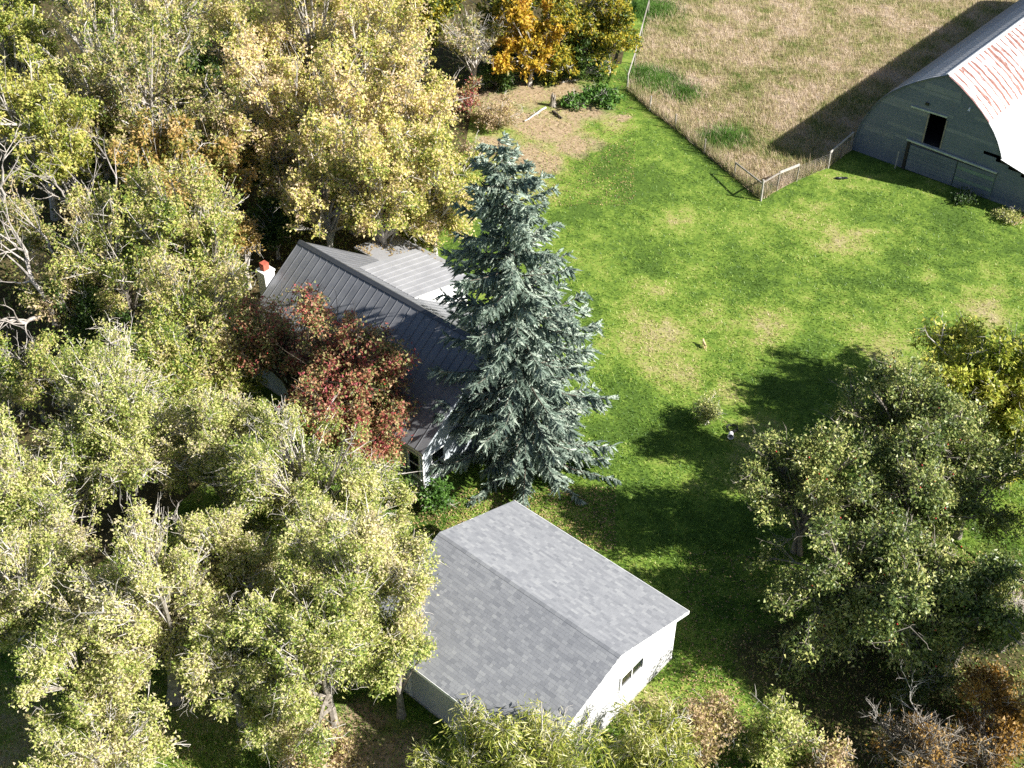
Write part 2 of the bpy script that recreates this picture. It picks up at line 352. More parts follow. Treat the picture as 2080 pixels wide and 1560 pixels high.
grass('fence_line_grass', fp_, rng.uniform(.25, 1.0, n), rng.uniform(.02, .045, n), M['fblade'], .4, 'uncut tall tan grass standing along the fence line')
# rank green weeds inside the fence corner
gw = [(1340, 165, 1.7), (1310, 150, 1.2), (1390, 190, 1.2), (1480, 280, 1.5), (1440, 285, 1.0), (1330, 20, 1.8), (1300, 20, 1.5)]
Q = []
for (u, v, r) in gw:
    c0 = at(u, v); m = int(1700*r*r); a = rng.uniform(0, 6.283, m); rr = r*np.abs(rng.normal(0, .62, m))
    Q.append(np.stack([c0[0]+rr*np.cos(a), c0[1]+rr*np.sin(a), np.zeros(m)], 1))
Q = np.concatenate(Q); n = len(Q)
grass('green_weeds', Q, rng.uniform(.2, .55, n), rng.uniform(.03, .07, n), M['fresh'], .5, 'rank green weeds growing along the inside of the wire fence')

# ------------------------------------------------------------------ garage
t = NT('asphalt_shingle'); a = t.n('ShaderNodeAttribute', attribute_name='shade')
c = t.ramp(a.outputs['Fac'], [(0, (.175, .182, .20)), (.35, (.214, .221, .238)), (.7, (.245, .252, .268)), (1, (.295, .302, .312))])
g1 = t.noise(t.pos(), 60, 3, .7); c = t.mix(.22, c, t.ramp(g1, [(.3, (.08, .08, .085)), (.7, (.6, .6, .6))]), 'OVERLAY')
g2 = t.noise(t.pos(), .8, 3); c = t.mix(.10, c, t.ramp(g2, [(.35, (.22, .225, .23)), (.65, (.33, .335, .335))]))
M['shingle'] = t.fin(c, .92, 0, .25)
GX0, GX1, GY, GW, GZ, GE = -24.045, -14.893, 22.831, 4.528, 4.552, 2.907
gar = tag(empty('garage', ((GX0+GX1)/2, GY, 0)), 'white garage with grey shingled gable roof beside the willow', 'garage')
def sub(parts, o):  # world coords -> local to the thing's base
    off = np.array(o.location); return [(np.asarray(V)-off, F) for V, F in parts]
def gobj(name, parts, mat, root=gar, parent=None, **k):
    return obj(name, sub(parts, root), mat, parent or root, **k)
WX0, WX1, WY0, WY1 = -23.74, -15.2, 18.69, 26.97
gobj('wall', [prism([(WY0, .12), (WY1, .12), (WY1, 2.72), (GY, GZ-.2), (WY0, 2.72)], 'x', WX0, WX1)], M['garagewall'])
gobj('foundation', [box(WX0-.03, WX1+.03, WY0-.03, WY1+.03, -.1, .12)], M['concrete'])
for sgn in (-1, 1):
    ye = GY+sgn*GW; dk = .11
    poly = [(GY, GZ-.012), (ye, GE-.012), (ye, GE-dk), (GY, GZ-dk)]
    gobj('roof_deck', [prism(poly, 'x', GX0+.03, GX1-.03)], M['flash'])
    gobj('fascia', [box(GX0, GX1, min(ye, ye+sgn*.025), max(ye, ye+sgn*.025), GE-.17, GE-.015)], M['trim'])
    gobj('soffit', [box(WX0-.2, WX1+.2, min(ye-sgn*.02, GY+sgn*(WY1-GY)), max(ye-sgn*.02, GY+sgn*(WY1-GY)), GE-.19, GE-.16)], M['trim'])
    for xe, s2 in ((GX0, -1), (GX1, 1)):
        xs = sorted((xe-.028*s2, xe))
        gobj('rake_board', [prism([(GY, GZ-.02), (ye, GE-.02), (ye, GE-.19), (GY, GZ-.20)], 'x', *xs)], M['trim'])
# shingles: wedge tabs in courses
SL = math.hypot(GW, GZ-GE); ca, sa = GW/SL, (GZ-GE)/SL
def tabmesh(w, sh):
    l, tt = .16, .006
    V = np.array([[0, 0, 0], [w, 0, 0], [w, -l, 0], [0, -l, 0], [0, 0, .003], [w, 0, .003], [w, -l, tt], [0, -l, tt]])
    return V
rs = np.random.default_rng(3)
cells = []
for sgn in (-1, 1):
    nc = 34; ex = SL/nc
    for k in range(nc):
        x = GX0-rs.uniform(0, .3); blockshade = rs.random()
        while x < GX1-.02:
            w = rs.choice([.13, .16, .2, .24]); xa, xb = max(x, GX0), min(x+w, GX1)
            if rs.random() < .75: blockshade = rs.beta(1.6, 1.6)
            if xb-xa > .05: cells.append((sgn, k*ex+ex, xa, xb-xa, w, np.clip(blockshade+rs.normal(0, .08), 0, 1), rs.uniform(0, .006)))
            x += w
def tabworld(sgn, s, xa, wd):
    V = tabmesh(wd-.004, 0).copy(); yl = V[:, 1]+.0; zl = V[:, 2]
    dist = s+(-yl-.16)  # distance down the slope
    Y = GY+sgn*(dist*ca+zl*sa*1.0); Z = GZ-.012-dist*sa+zl*ca
    return np.stack([xa+V[:, 0], Y, Z], 1)
def faces(sgn): return BF if sgn < 0 else BF[:, ::-1]
def score(cl):
    sgn, s, xa, wd, w, sh, j = cl
    p = np.array([xa+wd/2, GY+sgn*s*ca, GZ-s*sa]); u, v, d = pix(p)
    hid = (u < 900 and v > 1150) or v > 1400
    return d+(100 if (hid or sgn > 0) else 0)
order = sorted(range(len(cells)), key=lambda i: score(cells[i]))
single = set(order[:300]); cache = {}
def capside(sg, x0, x1): 
    q = [(GY, GZ+.004), (GY+sg*.13, GZ+.002-.13*sa/ca), (GY+sg*.13, GZ-.014-.13*sa/ca), (GY, GZ-.012)]
    return prism(q, 'x', x0, x1)
rp = gobj('shingle_roof', [box(GX0+.05, GX1-.05, GY-.03, GY+.03, GZ-.06, GZ-.02)], M['shingle'], attr={'shade': np.full(8, .45)})
for k in range(36):
    x0 = GX0+k*(GX1-GX0)/36; sh_ = rs.beta(1.6, 1.6)
    gobj('ridge_shingle', [capside(-1, x0, x0+.25), capside(1, x0, x0+.25)], M['shingle'], parent=rp, attr={'shade': np.full(16, sh_)})
rest = []; shade = []; gl = np.array(gar.location)
for i, cl in enumerate(cells):
    sgn, s, xa, wd, w, sh, j = cl
    if i in single:
        key = (round(wd, 2), int(sh*7))
        if key not in cache:
            V = tabworld(-1, 0, 0, key[0])-np.array([0, GY, GZ]); cache[key] = mesh('shingle', [(V, faces(-1))], M['shingle'], attr={'shade': np.full(8, (key[1]+.5)/7)})
        o = link(bpy.data.objects.new('shingle', cache[key]), rp)
        o.location = (xa-gl[0], GY-s*ca-gl[1], GZ-s*sa-gl[2]+j*.3)
    else:
        V = tabworld(sgn, s, xa, wd); V[:, 2] += j*.3; rest.append((V, faces(sgn))); shade.append(np.full(8, sh))
so = gobj('shingles', rest, M['shingle'], parent=rp, attr={'shade': np.concatenate(shade)}); so['kind'] = 'stuff'
def window(root, axis, plane, a0, a1, z0, z1, out, split='h', mat='trim', fw=.07):
    """axis 'x': lies in a wall facing x (a = y); axis 'y': in a wall facing y (a = x)"""
    def bx(a, b, c, d, p, q):
        lo, hi = sorted((plane+out*p, plane+out*q))
        return box(lo, hi, a, b, c, d) if axis == 'x' else box(a, b, lo, hi, c, d)
    w = gobj('window', [bx(a0, a1, z0, z0+fw, 0, .06), bx(a0, a1, z1-fw, z1, 0, .06), bx(a0, a0+fw, z0+fw, z1-fw, 0, .06), bx(a1-fw, a1, z0+fw, z1-fw, 0, .06)], M[mat], root)
    gobj('pane', [bx(a0+fw, a1-fw, z0+fw, z1-fw, .004, .012)], M['glass'], root, w)
    m = .022
    if split == 'h': gobj('meeting_rail', [bx(a0+fw, a1-fw, (z0+z1)/2-m, (z0+z1)/2+m, .012, .04)], M[mat], root, w)
    else: gobj('mullion', [bx((a0+a1)/2-m, (a0+a1)/2+m, z0+fw, z1-fw, .012, .04)], M[mat], root, w)
    gobj('sill', [bx(a0-.04, a1+.04, z0-.04, z0-.002, 0, .09)], M[mat], root, w)
window(gar, 'x', WX1, 23.35, 24.85, 1.62, 2.42, 1, 'v', 'white')
dr = gobj('overhead_door', [box(-22.0-2.4, -22.0, WY0-.03, WY0-.002, .14, 2.35)] if False else [box(-23.5, -21.9, WY0-.03, WY0-.002, .14, 2.2)], M['housewall'])
for k in range(4): gobj('door_panel', [box(-23.42, -21.98, WY0-.045, WY0-.032, .2+k*.5, .64+k*.5)], M['trim'], parent=dr)
gobj('door_trim', [box(-21.9, -21.74, WY0-.05, WY0-.002, .12, 2.3)], M['trim'], parent=dr)
gobj('corner_trim', [box(WX1-.09, WX1+.02, WY1-.08, WY1+.02, .12, 2.7)], M['trim'])
gobj('meter_box', [box(-15.45, -15.3, WY1+.022, WY1+.1, 1.5, 1.75)], M['wire'])

# ------------------------------------------------------------------ house
t = NT('roof_metal_grey'); f = t.noise(t.pos(), 1.5, 4); oi = t.n('ShaderNodeObjectInfo').outputs['Random']
c = t.ramp(f, [(.3, (.165, .17, .185)), (.7, (.225, .23, .245))]); c = t.mix(.12, c, t.ramp(oi, [(0, (.1, .1, .1)), (1, (.34, .34, .35))]))
M['roofmetal'] = t.fin(c, .42, .25, .5)
t = NT('roof_metal_light'); f = t.noise(t.pos(), 1.5, 4); M['rooflight'] = t.fin(t.ramp(f, [(.3, (.30, .30, .31)), (.7, (.38, .38, .39))]), .45, .2, .5)
HX0, HX1, HRY, HRZ, HEY, HEZ = -42.5, -29.2, 31.675, 6.06, 26.95, 2.72
hs = tag(empty('farmhouse', (-36, 31.7, 0)), 'pale farmhouse with dark grey standing seam roof behind the blue spruce', 'house')
hl = np.array(hs.location)
def hobj(name, parts, mat, parent=None, **k): return gobj(name, parts, mat, hs, parent, **k)
hobj('wall', [prism([(27.1, .25), (36.25, .25), (36.25, 2.7), (HRY, 5.9), (27.1, 2.7)], 'x', -42.3, -29.4)], M['housewall'])
hobj('foundation', [box(-42.25, -29.45, 27.14, 36.2, -.1, .25)], M['concrete'])
sl = math.hypot(HRY-HEY, HRZ-HEZ); ang = math.atan2(HRZ-HEZ, HRY-HEY)
def panel_mesh(w, L):
    Vs = [box(0, w-.006, -L, 0, -.02, 0), box(-.013, .013, -L, 0, .001, .026)]
    return Vs
npn = 29; pw = (HX1-HX0)/npn
pm = mesh('roof_panel', [panel_mesh(pw, sl)[0]], M['roofmetal']); rm = mesh('seam', [panel_mesh(pw, sl)[1]], M['roofmetal'])
roof = hobj('roof', [prism([(HRY, HRZ-.03), (HEY+.05, HEZ-.03), (HEY+.05, HEZ-.16), (HRY, HRZ-.19), (2*HRY-HEY-.05, HEZ-.16), (2*HRY-HEY-.05, HEZ-.03)], 'x', HX0+.04, HX1-.04)], M['flash'])
for i in range(npn):
    for side in (-1, 1):
        x = HX0+i*pw if side < 0 else HX0+(i+1)*pw
        e = (ang, 0, 0) if side < 0 else (ang, 0, math.pi)
        for nm, me in (('roof_panel', pm), ('seam', rm)):
            o = link(bpy.data.objects.new(nm, me), roof); o.location = (x-hl[0], HRY-hl[1], HRZ-hl[2]); o.rotation_euler = e
for side in (-1, 1):
    y2 = HRY+side*.17; z2 = HRZ-.17*math.tan(ang)
    hobj('ridge_cap', [prism([(HRY, HRZ+.075), (y2, z2+.06), (y2, z2+.045), (HRY, HRZ+.055)], 'x', HX0-.02, HX1+.02)], M['flash'], roof)
    ye = HRY+side*(HRY-HEY)
    hobj('fascia', [box(HX0, HX1, *sorted((ye, ye-side*.03)), HEZ-.2, HEZ-.03)], M['trim'])
    for xe, s2 in ((HX0, 1), (HX1, -1)):
        hobj('rake_trim', [prism([(HRY, HRZ-.03), (ye, HEZ-.03), (ye, HEZ-.2), (HRY, HRZ-.21)], 'x', *sorted((xe, xe+s2*.03)))], M['housewall'])
# rear addition with a low shed roof
AX0, AX1, AYa, AZa, AYb, AZb = -39.32, -35.35, 32.75, 5.32, 36.75, 4.45
hobj('addition_wall', [prism([(33.2, 2.), (36.6, 0), (36.6, AZb-.09), (33.2, AZa-.2)], 'x', AX0+.12, AX1-.1)], M['white'])
ar = hobj('addition_roof', [prism([(AYa, AZa-.022), (AYb, AZb-.022), (AYb, AZb-.12), (AYa, AZa-.12)], 'x', AX0+.01, AX1-.01)], M['trim'])
al = math.hypot(AYb-AYa, AZa-AZb); aang = math.atan2(AZa-AZb, AYb-AYa)
na = 9; aw = (AX1-AX0)/na; pm2 = mesh('roof_panel', [panel_mesh(aw, al)[0]], M['rooflight']); rm2 = mesh('seam', [box(-.015, .015, -al, 0, .001, .03)], M['rooflight'])
for i in range(na):
    for nm, me in (('roof_panel', pm2), ('seam', rm2)):
        o = link(bpy.data.objects.new(nm, me), ar); o.location = (AX0+(i+1)*aw-hl[0], AYa-hl[1], AZa-hl[2]); o.rotation_euler = (aang, 0, math.pi)
pr = hobj('porch_roof', [prism([(36.42, 2.66), (39.3, 2.3), (39.3, 2.2), (36.42, 2.56)], 'x', -44.0, -39.5)], M['rooflight'])
for px_ in (-43.9, -39.6): hobj('porch_post', [box(px_-.06, px_+.06, 39.1, 39.22, 0, 2.21)], M['trim'])
m_ = 700; X_ = rng.uniform(-43.95, -39.55, m_); Y_ = 36.5+2.7*rng.random(m_)**1.6; k_ = np.sin(X_*3)+np.sin(Y_*4+X_) > -.5; X_, Y_ = X_[k_], Y_[k_]
Pn = np.stack([X_, Y_, 2.67-(Y_-36.42)*.125+.01], 1); n = len(Pn)
lo = hobj('fallen_leaves', [kites(Pn, np.stack([rng.normal(0, 1, n), rng.normal(0, 1, n), rng.normal(.1, .2, n)], 1), np.tile([0., .1, 1.], (n, 1)), rng.uniform(.08, .16, n), rng.uniform(.05, .1, n))], M['litter'], pr); lo['kind'] = 'stuff'
window(hs, 'y', 27.1, -30.36, -29.5, .82, 2.32, -1, 'h', 'white', .1)
window(hs, 'x', -29.4, 27.58, 28.5, .7, 2.15, 1, 'h', 'white', .08)
window(hs, 'x', -29.4, 31.0, 32.3, .9, 2.3, 1, 'v', 'white', .08)
hobj('corner_trim', [box(-29.46, -29.38, 27.08, 27.18, .25, 2.6)], M['trim'])
ch = hobj('chimney', [box(-43.28, -42.64, 29.3, 29.94, -.05, 5.06), box(-43.32, -42.6, 29.26, 29.98, 5.06, 5.16)], M['white'])
hobj('flue', [box(-43.14, -42.8, 29.44, 29.78, 5.16, 5.56)], M['clay'], ch)
hobj('vent_pipe', [tubes(np.array([[[-40.5, 29.2, 4.2], [-40.5, 29.2, 4.75]]]), np.full((1, 2), .05), 8)], M['flash'])

# ------------------------------------------------------------------ barn
BXc, BY0, BY1 = -25.45, 69.42, 101.5
prof = [(0, 7.08), (.9, 6.62), (1.87, 6.03), (2.6, 5.5), (3.2, 4.98), (3.66, 4.5), (4.02, 4.02), (4.36, 3.45), (4.62, 2.93), (4.85, 2.35), (5.03, 1.7), (5.15, .9), (5.22, 0)]
pz = np.array([p[1] for p in prof])[::-1]; pd = np.array([p[0] for p in prof])[::-1]
half = lambda z: float(np.interp(z, pz, pd))
t = NT('barn_siding'); f = t.noise(t.pos(), .7, 4); f2 = t.noise(t.pos(), 6, 4); oi = t.n('ShaderNodeObjectInfo').outputs['Random']
c = t.ramp(f, [(.3, (.115, .14, .19)), (.5, (.14, .168, .215)), (.72, (.17, .19, .235))]); c = t.mix(.15, c, t.ramp(f2, [(.35, (.11, .13, .16)), (.65, (.27, .28, .31))]))
c = t.mix(.15, c, t.ramp(oi, [(0, (.12, .14, .17)), (1, (.26, .27, .30))])); M['barnwall'] = t.fin(c, .85, 0, .3)
M['barnpatch'] = plain('barn_patch_boards', (.20, .22, .25), .12, 4, .85)
M['barngreen'] = plain('barn_green_wash', (.17, .24, .20), .15, 2, .85)
M['greentrim'] = plain('weathered_green_rail', (.46, .50, .46), .2, 3, .7)
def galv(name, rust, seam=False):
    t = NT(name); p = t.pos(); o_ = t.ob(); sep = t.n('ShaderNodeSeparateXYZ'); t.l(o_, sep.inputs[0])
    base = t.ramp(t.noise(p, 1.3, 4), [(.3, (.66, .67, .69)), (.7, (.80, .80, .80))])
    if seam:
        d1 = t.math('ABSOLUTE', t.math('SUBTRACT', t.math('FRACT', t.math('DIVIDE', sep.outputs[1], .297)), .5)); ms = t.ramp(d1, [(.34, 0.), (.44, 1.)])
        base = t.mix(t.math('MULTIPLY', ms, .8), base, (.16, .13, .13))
    if rust:
        rnd = t.n('ShaderNodeObjectInfo').outputs['Random']
        mp = t.n('ShaderNodeMapping'); mp.inputs['Scale'].default_value = (1.1, 4.5, 1.1); t.l(p, mp.inputs[0])
        f = t.noise(mp.outputs[0], 1.0, 4, .6)
        ywave = t.math('SINE', t.math('ADD', t.math('MULTIPLY', sep.outputs[1], 2*math.pi/.62), 1.2))
        q = t.math('ADD', t.math('MULTIPLY', t.math('SUBTRACT', f, .5), 2.6), t.math('MULTIPLY', ywave, .5))
        q = t.math('ADD', q, t.math('MULTIPLY', t.math('SUBTRACT', rnd, .45), .9))
        m = t.ramp(q, [(.0, 0.), (.14, 1.)])
        base = t.mix(m, base, t.ramp(t.noise(p, 5, 3), [(.3, (.19, .085, .065)), (.7, (.33, .17, .14))]))
    return t.fin(base, .5, .15, .5)
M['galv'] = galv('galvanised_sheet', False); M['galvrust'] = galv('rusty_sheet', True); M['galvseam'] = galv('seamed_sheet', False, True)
bn = tag(empty('gothic_barn', (BXc, BY0, 0)), 'grey gothic arched barn with white rust streaked metal roof', 'barn')
def bobj(name, parts, mat, parent=None, **k): return gobj(name, parts, mat, bn, parent, **k)
HD = (-26.0, -24.87, 2.2, 4.2)      # hay door opening
fw_ = bobj('front_wall', [prism([(BXc-.06, 6.6), (BXc-.06, 7.0), (BXc+.06, 7.0), (BXc+.06, 6.6)], 'y', BY0+.02, BY0+.12)], M['barnwall'])
z = 0.; ch_ = .22; rb = random.Random(4)
while z < 6.95:
    z1 = min(z+ch_, 7.02); ha, hb = half(z)-.03, half(z1)-.03
    segs = [(BXc-ha, BXc+ha, BXc-hb, BXc+hb)]
    if z < 2.9:   # right-hand side runs on into the lean-to wall
        xr = min(BXc+8.6, BXc+4.62+(2.93-.17-z1)/.253) if z1 > 1.6 else BXc+8.6
        segs = [(BXc-ha, xr, BXc-hb, xr)]
    out = []
    for (a0, a1, b0, b1) in segs:
        if z1 > HD[2]+.01 and z < HD[3]-.01:
            out += [(a0, HD[0], b0, HD[0]), (HD[1], a1, HD[1], b1)]
        else: out.append((a0, a1, b0, b1))
    for (a0, a1, b0, b1) in out:   # random butt joints
        xj = rb.uniform(a0+1, a1-1) if a1-a0 > 4 else None
        for (c0, c1, d0, d1) in ([(a0, xj, b0, xj), (xj, a1, xj, b1)] if xj else [(a0, a1, b0, b1)]):
            j = rb.uniform(-.004, .004)
            V = np.array([[c0, BY0-.022+j, z+.004], [c1-.004, BY0-.022+j, z+.004], [c1-.004, BY0+.02, z+.004], [c0, BY0+.02, z+.004],
                          [d0, BY0-.004+j, z1], [d1-.004, BY0-.004+j, z1], [d1-.004, BY0+.02, z1], [d0, BY0+.02, z1]])
            bobj('siding_board', [(V, BF)], M['barnwall'] if rb.random() > .12 else M['barnpatch'], fw_)
    z = z1
bobj('rear_wall', [prism([(BXc-p[0], p[1]) for p in prof[::-1]]+[(BXc+p[0], p[1]) for p in prof[1:]], 'y', BY1-.1, BY1-.02)], M['barnwall'])
bobj('floor', [box(BXc-5, BXc+8.4, BY0+.2, BY1-.2, .015, .03)], M['darkwood'])
bobj('loft_floor', [box(BXc-4.4, BXc+4.4, BY0+.15, BY1-.2, 2.05, 2.15)], M['darkwood'])
nsh = 54; sw = (BY1-BY0+.3)/nsh
def sheet(pts, w):
    V = []; F = []; off = .03
    pts = np.array(pts); tg = np.gradient(pts, axis=0); tg /= np.linalg.norm(tg, axis=1)[:, None]; nm = np.stack([-tg[:, 1], tg[:, 0]], 1)
    if nm[0][1] < 0: nm = -nm
    ys = [0, w*.44, w*.5, w*.56, w*.94, w]; hs_ = [.0, 0, .035, 0, 0, .03]
    for (p, n_) in zip(pts, nm):
        for y, h in zip(ys, hs_): V.append((p[0]+n_[0]*(off+h), y, p[1]+n_[1]*(off+h)))
    m = len(ys)
    for i in range(len(pts)-1):
        for j in range(m-1): F.append([i*m+j, i*m+j+1, (i+1)*m+j+1, (i+1)*m+j])
    return np.array(V), np.array(F)
def both(p): return (p[0], p[1])
i1 = 4
up_r = [(p[0], p[1]) for p in prof[:i1+1]]; lo_r = [(p[0], p[1]-.012) for p in prof[i1:9]]
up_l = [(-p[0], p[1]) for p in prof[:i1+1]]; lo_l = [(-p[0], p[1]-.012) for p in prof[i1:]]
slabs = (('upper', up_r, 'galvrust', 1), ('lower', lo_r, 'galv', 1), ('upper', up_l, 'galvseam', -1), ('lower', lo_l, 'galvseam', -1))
liner = bobj('roof', [prism([(BXc-p[0]*.995, p[1]-.02) for p in prof[::-1]]+[(BXc+p[0]*.995, p[1]-.02) for p in prof[1:]]+[(BXc+p[0]*.97, p[1]-.13) for p in prof[::-1]]+[(BXc-p[0]*.97, p[1]-.13) for p in prof[1:]], 'y', BY0+.03, BY1-.03)], M['darkwood']) if False else None
roofb = bobj('roof', [prism([(BXc-.14, 7.13), (BXc, 7.2), (BXc+.14, 7.13), (BXc+.14, 7.11), (BXc, 7.17), (BXc-.14, 7.11)], 'y', BY0-.16, BY1+.16)], M['galv'])
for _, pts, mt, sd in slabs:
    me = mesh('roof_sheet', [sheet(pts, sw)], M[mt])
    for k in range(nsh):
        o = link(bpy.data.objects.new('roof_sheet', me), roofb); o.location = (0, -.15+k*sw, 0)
# inner lining keeps light out and gives the roof thickness
for sd in (-1, 1):
    pts = [(sd*p[0], p[1]) for p in (prof if sd < 0 else prof)]
    poly = [(BXc+x, zz-.0) for x, zz in pts]+[(BXc+x*.975, zz-.1) for x, zz in pts[::-1]]
    V, F = [], []; m = len(pts)
    for y in (BY0+.0, BY1):
        V += [(x, y, zz) for x, zz in poly]
    n2 = 2*m
    for i in range(n2): F.append([i, (i+1) % n2, n2+(i+1) % n2, n2+i])
    for i in range(m-1): F += [[i, n2-1-i, n2-2-i, i+1], [n2+i, n2+i+1, 2*n2-2-i, 2*n2-1-i]]
    bobj('roof_lining', [(np.array(V), F)], M['darkwood'], roofb)
    ap = [(BXc+sd*p[0], p[1]) for p in prof[:9 if sd > 0 else 13]]
    tr_ = np.array([[(x, BY0-.1, zz-.01) for x, zz in ap]]); bobj('rake_trim', [tubes(tr_, np.full((1, len(ap)), .05), 4)], M['barnwall'], roofb)
# lean-to along the right side
lean = bobj('lean_to_roof', [prism([(BXc+4.58, 2.95), (BXc+8.9, 1.86), (BXc+8.9, 1.78), (BXc+4.58, 2.87)], 'y', BY0-.2, BY1-6)], M['darkwood'])
lm = mesh('roof_sheet', [box(0, 4.46, 0, .78, 0, .012), box(0, 4.46, .76, .80, .013, .035)], M['galv'])
for k in range(32):
    o = link(bpy.data.objects.new('roof_sheet', lm), lean); o.location = (4.56, -.22+k*.8, 2.972); o.rotation_euler = (0, math.atan2(1.09, 4.32), 0)
bobj('lean_to_wall', [box(BXc+8.5, BXc+8.6, BY0+.03, BY1-6.2, 0, 1.85)], M['barnwall'])
# sliding doors, tracks, hay door trim
dtr = bobj('door_track', [beam((-27.05, BY0-.13, 2.13), (-20.9, BY0-.13, 1.98), .16, .1)], M['greentrim'])
bobj('track_board', [beam((-27.0, BY0-.05, 2.02), (-20.9, BY0-.05, 1.86), .05, .16)], M['darkwood'], dtr)
for nm, x0, x1, mt in (('sliding_door', -26.75, -23.5, 'barnwall'), ('sliding_door', -23.44, -20.95, 'barngreen')):
    d_ = bobj(nm, [box(x0, x1, BY0-.1, BY0-.06, .06, 1.84)], M[mt])
    nb = 7; bh = (1.84-.06)/nb
    for k in range(nb): bobj('plank', [box(x0+.03, x1-.03, BY0-.122, BY0-.101, .07+k*bh, .05+(k+1)*bh)], M['barnwall'] if (k+nb) % 3 or mt == 'barnwall' else M['barngreen'], d_)
bobj('door_jamb', [box(-26.98, -26.8, BY0-.14, BY0-.03, 0, 2.04)], M['darkwood'])
bobj('hay_door_track', [beam((-27.3, BY0-.08, 4.37), (-24.85, BY0-.08, 4.43), .1, .1)], M['greentrim'])
bobj('hay_door_frame', [box(HD[0]-.1, HD[0]-.005, BY0-.05, BY0-.025, HD[2], HD[3]), box(HD[1]+.005, HD[1]+.09, BY0-.05, BY0-.025, HD[2], HD[3])], M['post'])
bobj('vent_box', [box(-26.42, -26.2, BY0-.12, BY0-.024, 4.76, 4.92)], M['black'])
lamp = bobj('yard_lamp', [tubes(np.array([[[-23.6, BY0-.02, 5.5], [-23.6, BY0-.12, 5.52], [-23.6, BY0-.2, 5.46], [-23.6, BY0-.22, 5.36]]]), np.array([[.03, .03, .07, .1]]), 8)], M['white'])
bobj('wall_panel', [box(-26.75, -24.3, BY0-.034, BY0-.0235, 5.78, 6.2)], M['barnpatch'])
bobj('wall_panel', [box(-30.1, -28.0, BY0-.034, BY0-.0235, 1.75, 2.1)], M['barnpatch'])
bobj('white_post', [beam((-27.3, BY0-.4, 0), (-27.3, BY0-.35, 1.25), .06, .06, (0, 1, 0))], M['rail'])

# ------------------------------------------------------------------ fence
fe = tag(empty('wire_fence', (-31.71, 59.67, 0)), 'weathered post and wire fence with top rails around the field corner', 'fence')
def fobj(name, parts, mat, parent=None): return gobj(name, parts, mat, fe, parent)
base = [at(u, v) for u, v in ((1326, -40), (1316, 30), (1303, 78), (1288, 130), (1274, 184), (1319, 225), (1371, 262), (1430, 312), (1491, 360), (1545.3, 408), (1577.5, 387), (1617.2, 368.5), (1682, 342), (1727, 306))]
hts = [1.1, 1.15, 1.1, 1.1, 1.25, 1.15, 1.1, 1.05, 1.12, 1.5, 1.38, 1.28, 1.18, 1.35]
tops = []
for k, (b_, h) in enumerate(zip(base, hts)):
    tp = b_+np.array([rb.uniform(-.06, .06), rb.uniform(-.06, .06), h]); tops.append(tp)
    r0 = .075 if k in (9, 13) else .055
    fobj('post', [tubes(np.array([[b_-np.array([0, 0, .2]), (b_+tp)/2, tp, tp+np.array([0, 0, .005])]]), np.array([[r0, r0*.97, r0*.9, .001]]), 8)], M['rail'] if k in (4, 5, 9, 12) else M['post'])
for i, j, zi, zj, w, mt in ((0, 1, .02, .02, .14, 'post'), (1, 2, 0, 0, .14, 'post'), (2, 3, .02, 0, .14, 'rail'), (3, 4, 0, -.1, .1, 'rail'), (8, 9, -.03, -.3, .1, 'post'), (9, 10, -.2, -.1, .09, 'post'), (10, 11, -.08, -.02, .16, 'rail'), (12, 13, -.04, -.05, .14, 'rail')):
    fobj('rail', [beam(tops[i]+np.array([0, 0, zi]), tops[j]+np.array([0, 0, zj]), .06, w)], M[mt])
for i in range(4, 13):
    a_, b_ = base[i], base[i+1]; ln = np.linalg.norm(b_-a_); ha, hb = min(hts[i], 1.12), min(hts[i+1], 1.12); Pw = []
    for f_ in np.linspace(.06, .97, 9): Pw.append((a_+np.array([0, 0, ha*f_]), b_+np.array([0, 0, hb*f_])))
    for s_ in np.arange(.15, ln, .15):
        q = a_+(b_-a_)*s_/ln; hh = ha+(hb-ha)*s_/ln; Pw.append((q+np.array([0, 0, .05]), q+np.array([0, 0, hh*.97])))
    fobj('wire_mesh', [tubes(np.array(Pw), np.full((len(Pw), 2), .0028), 3)], M['wire'])

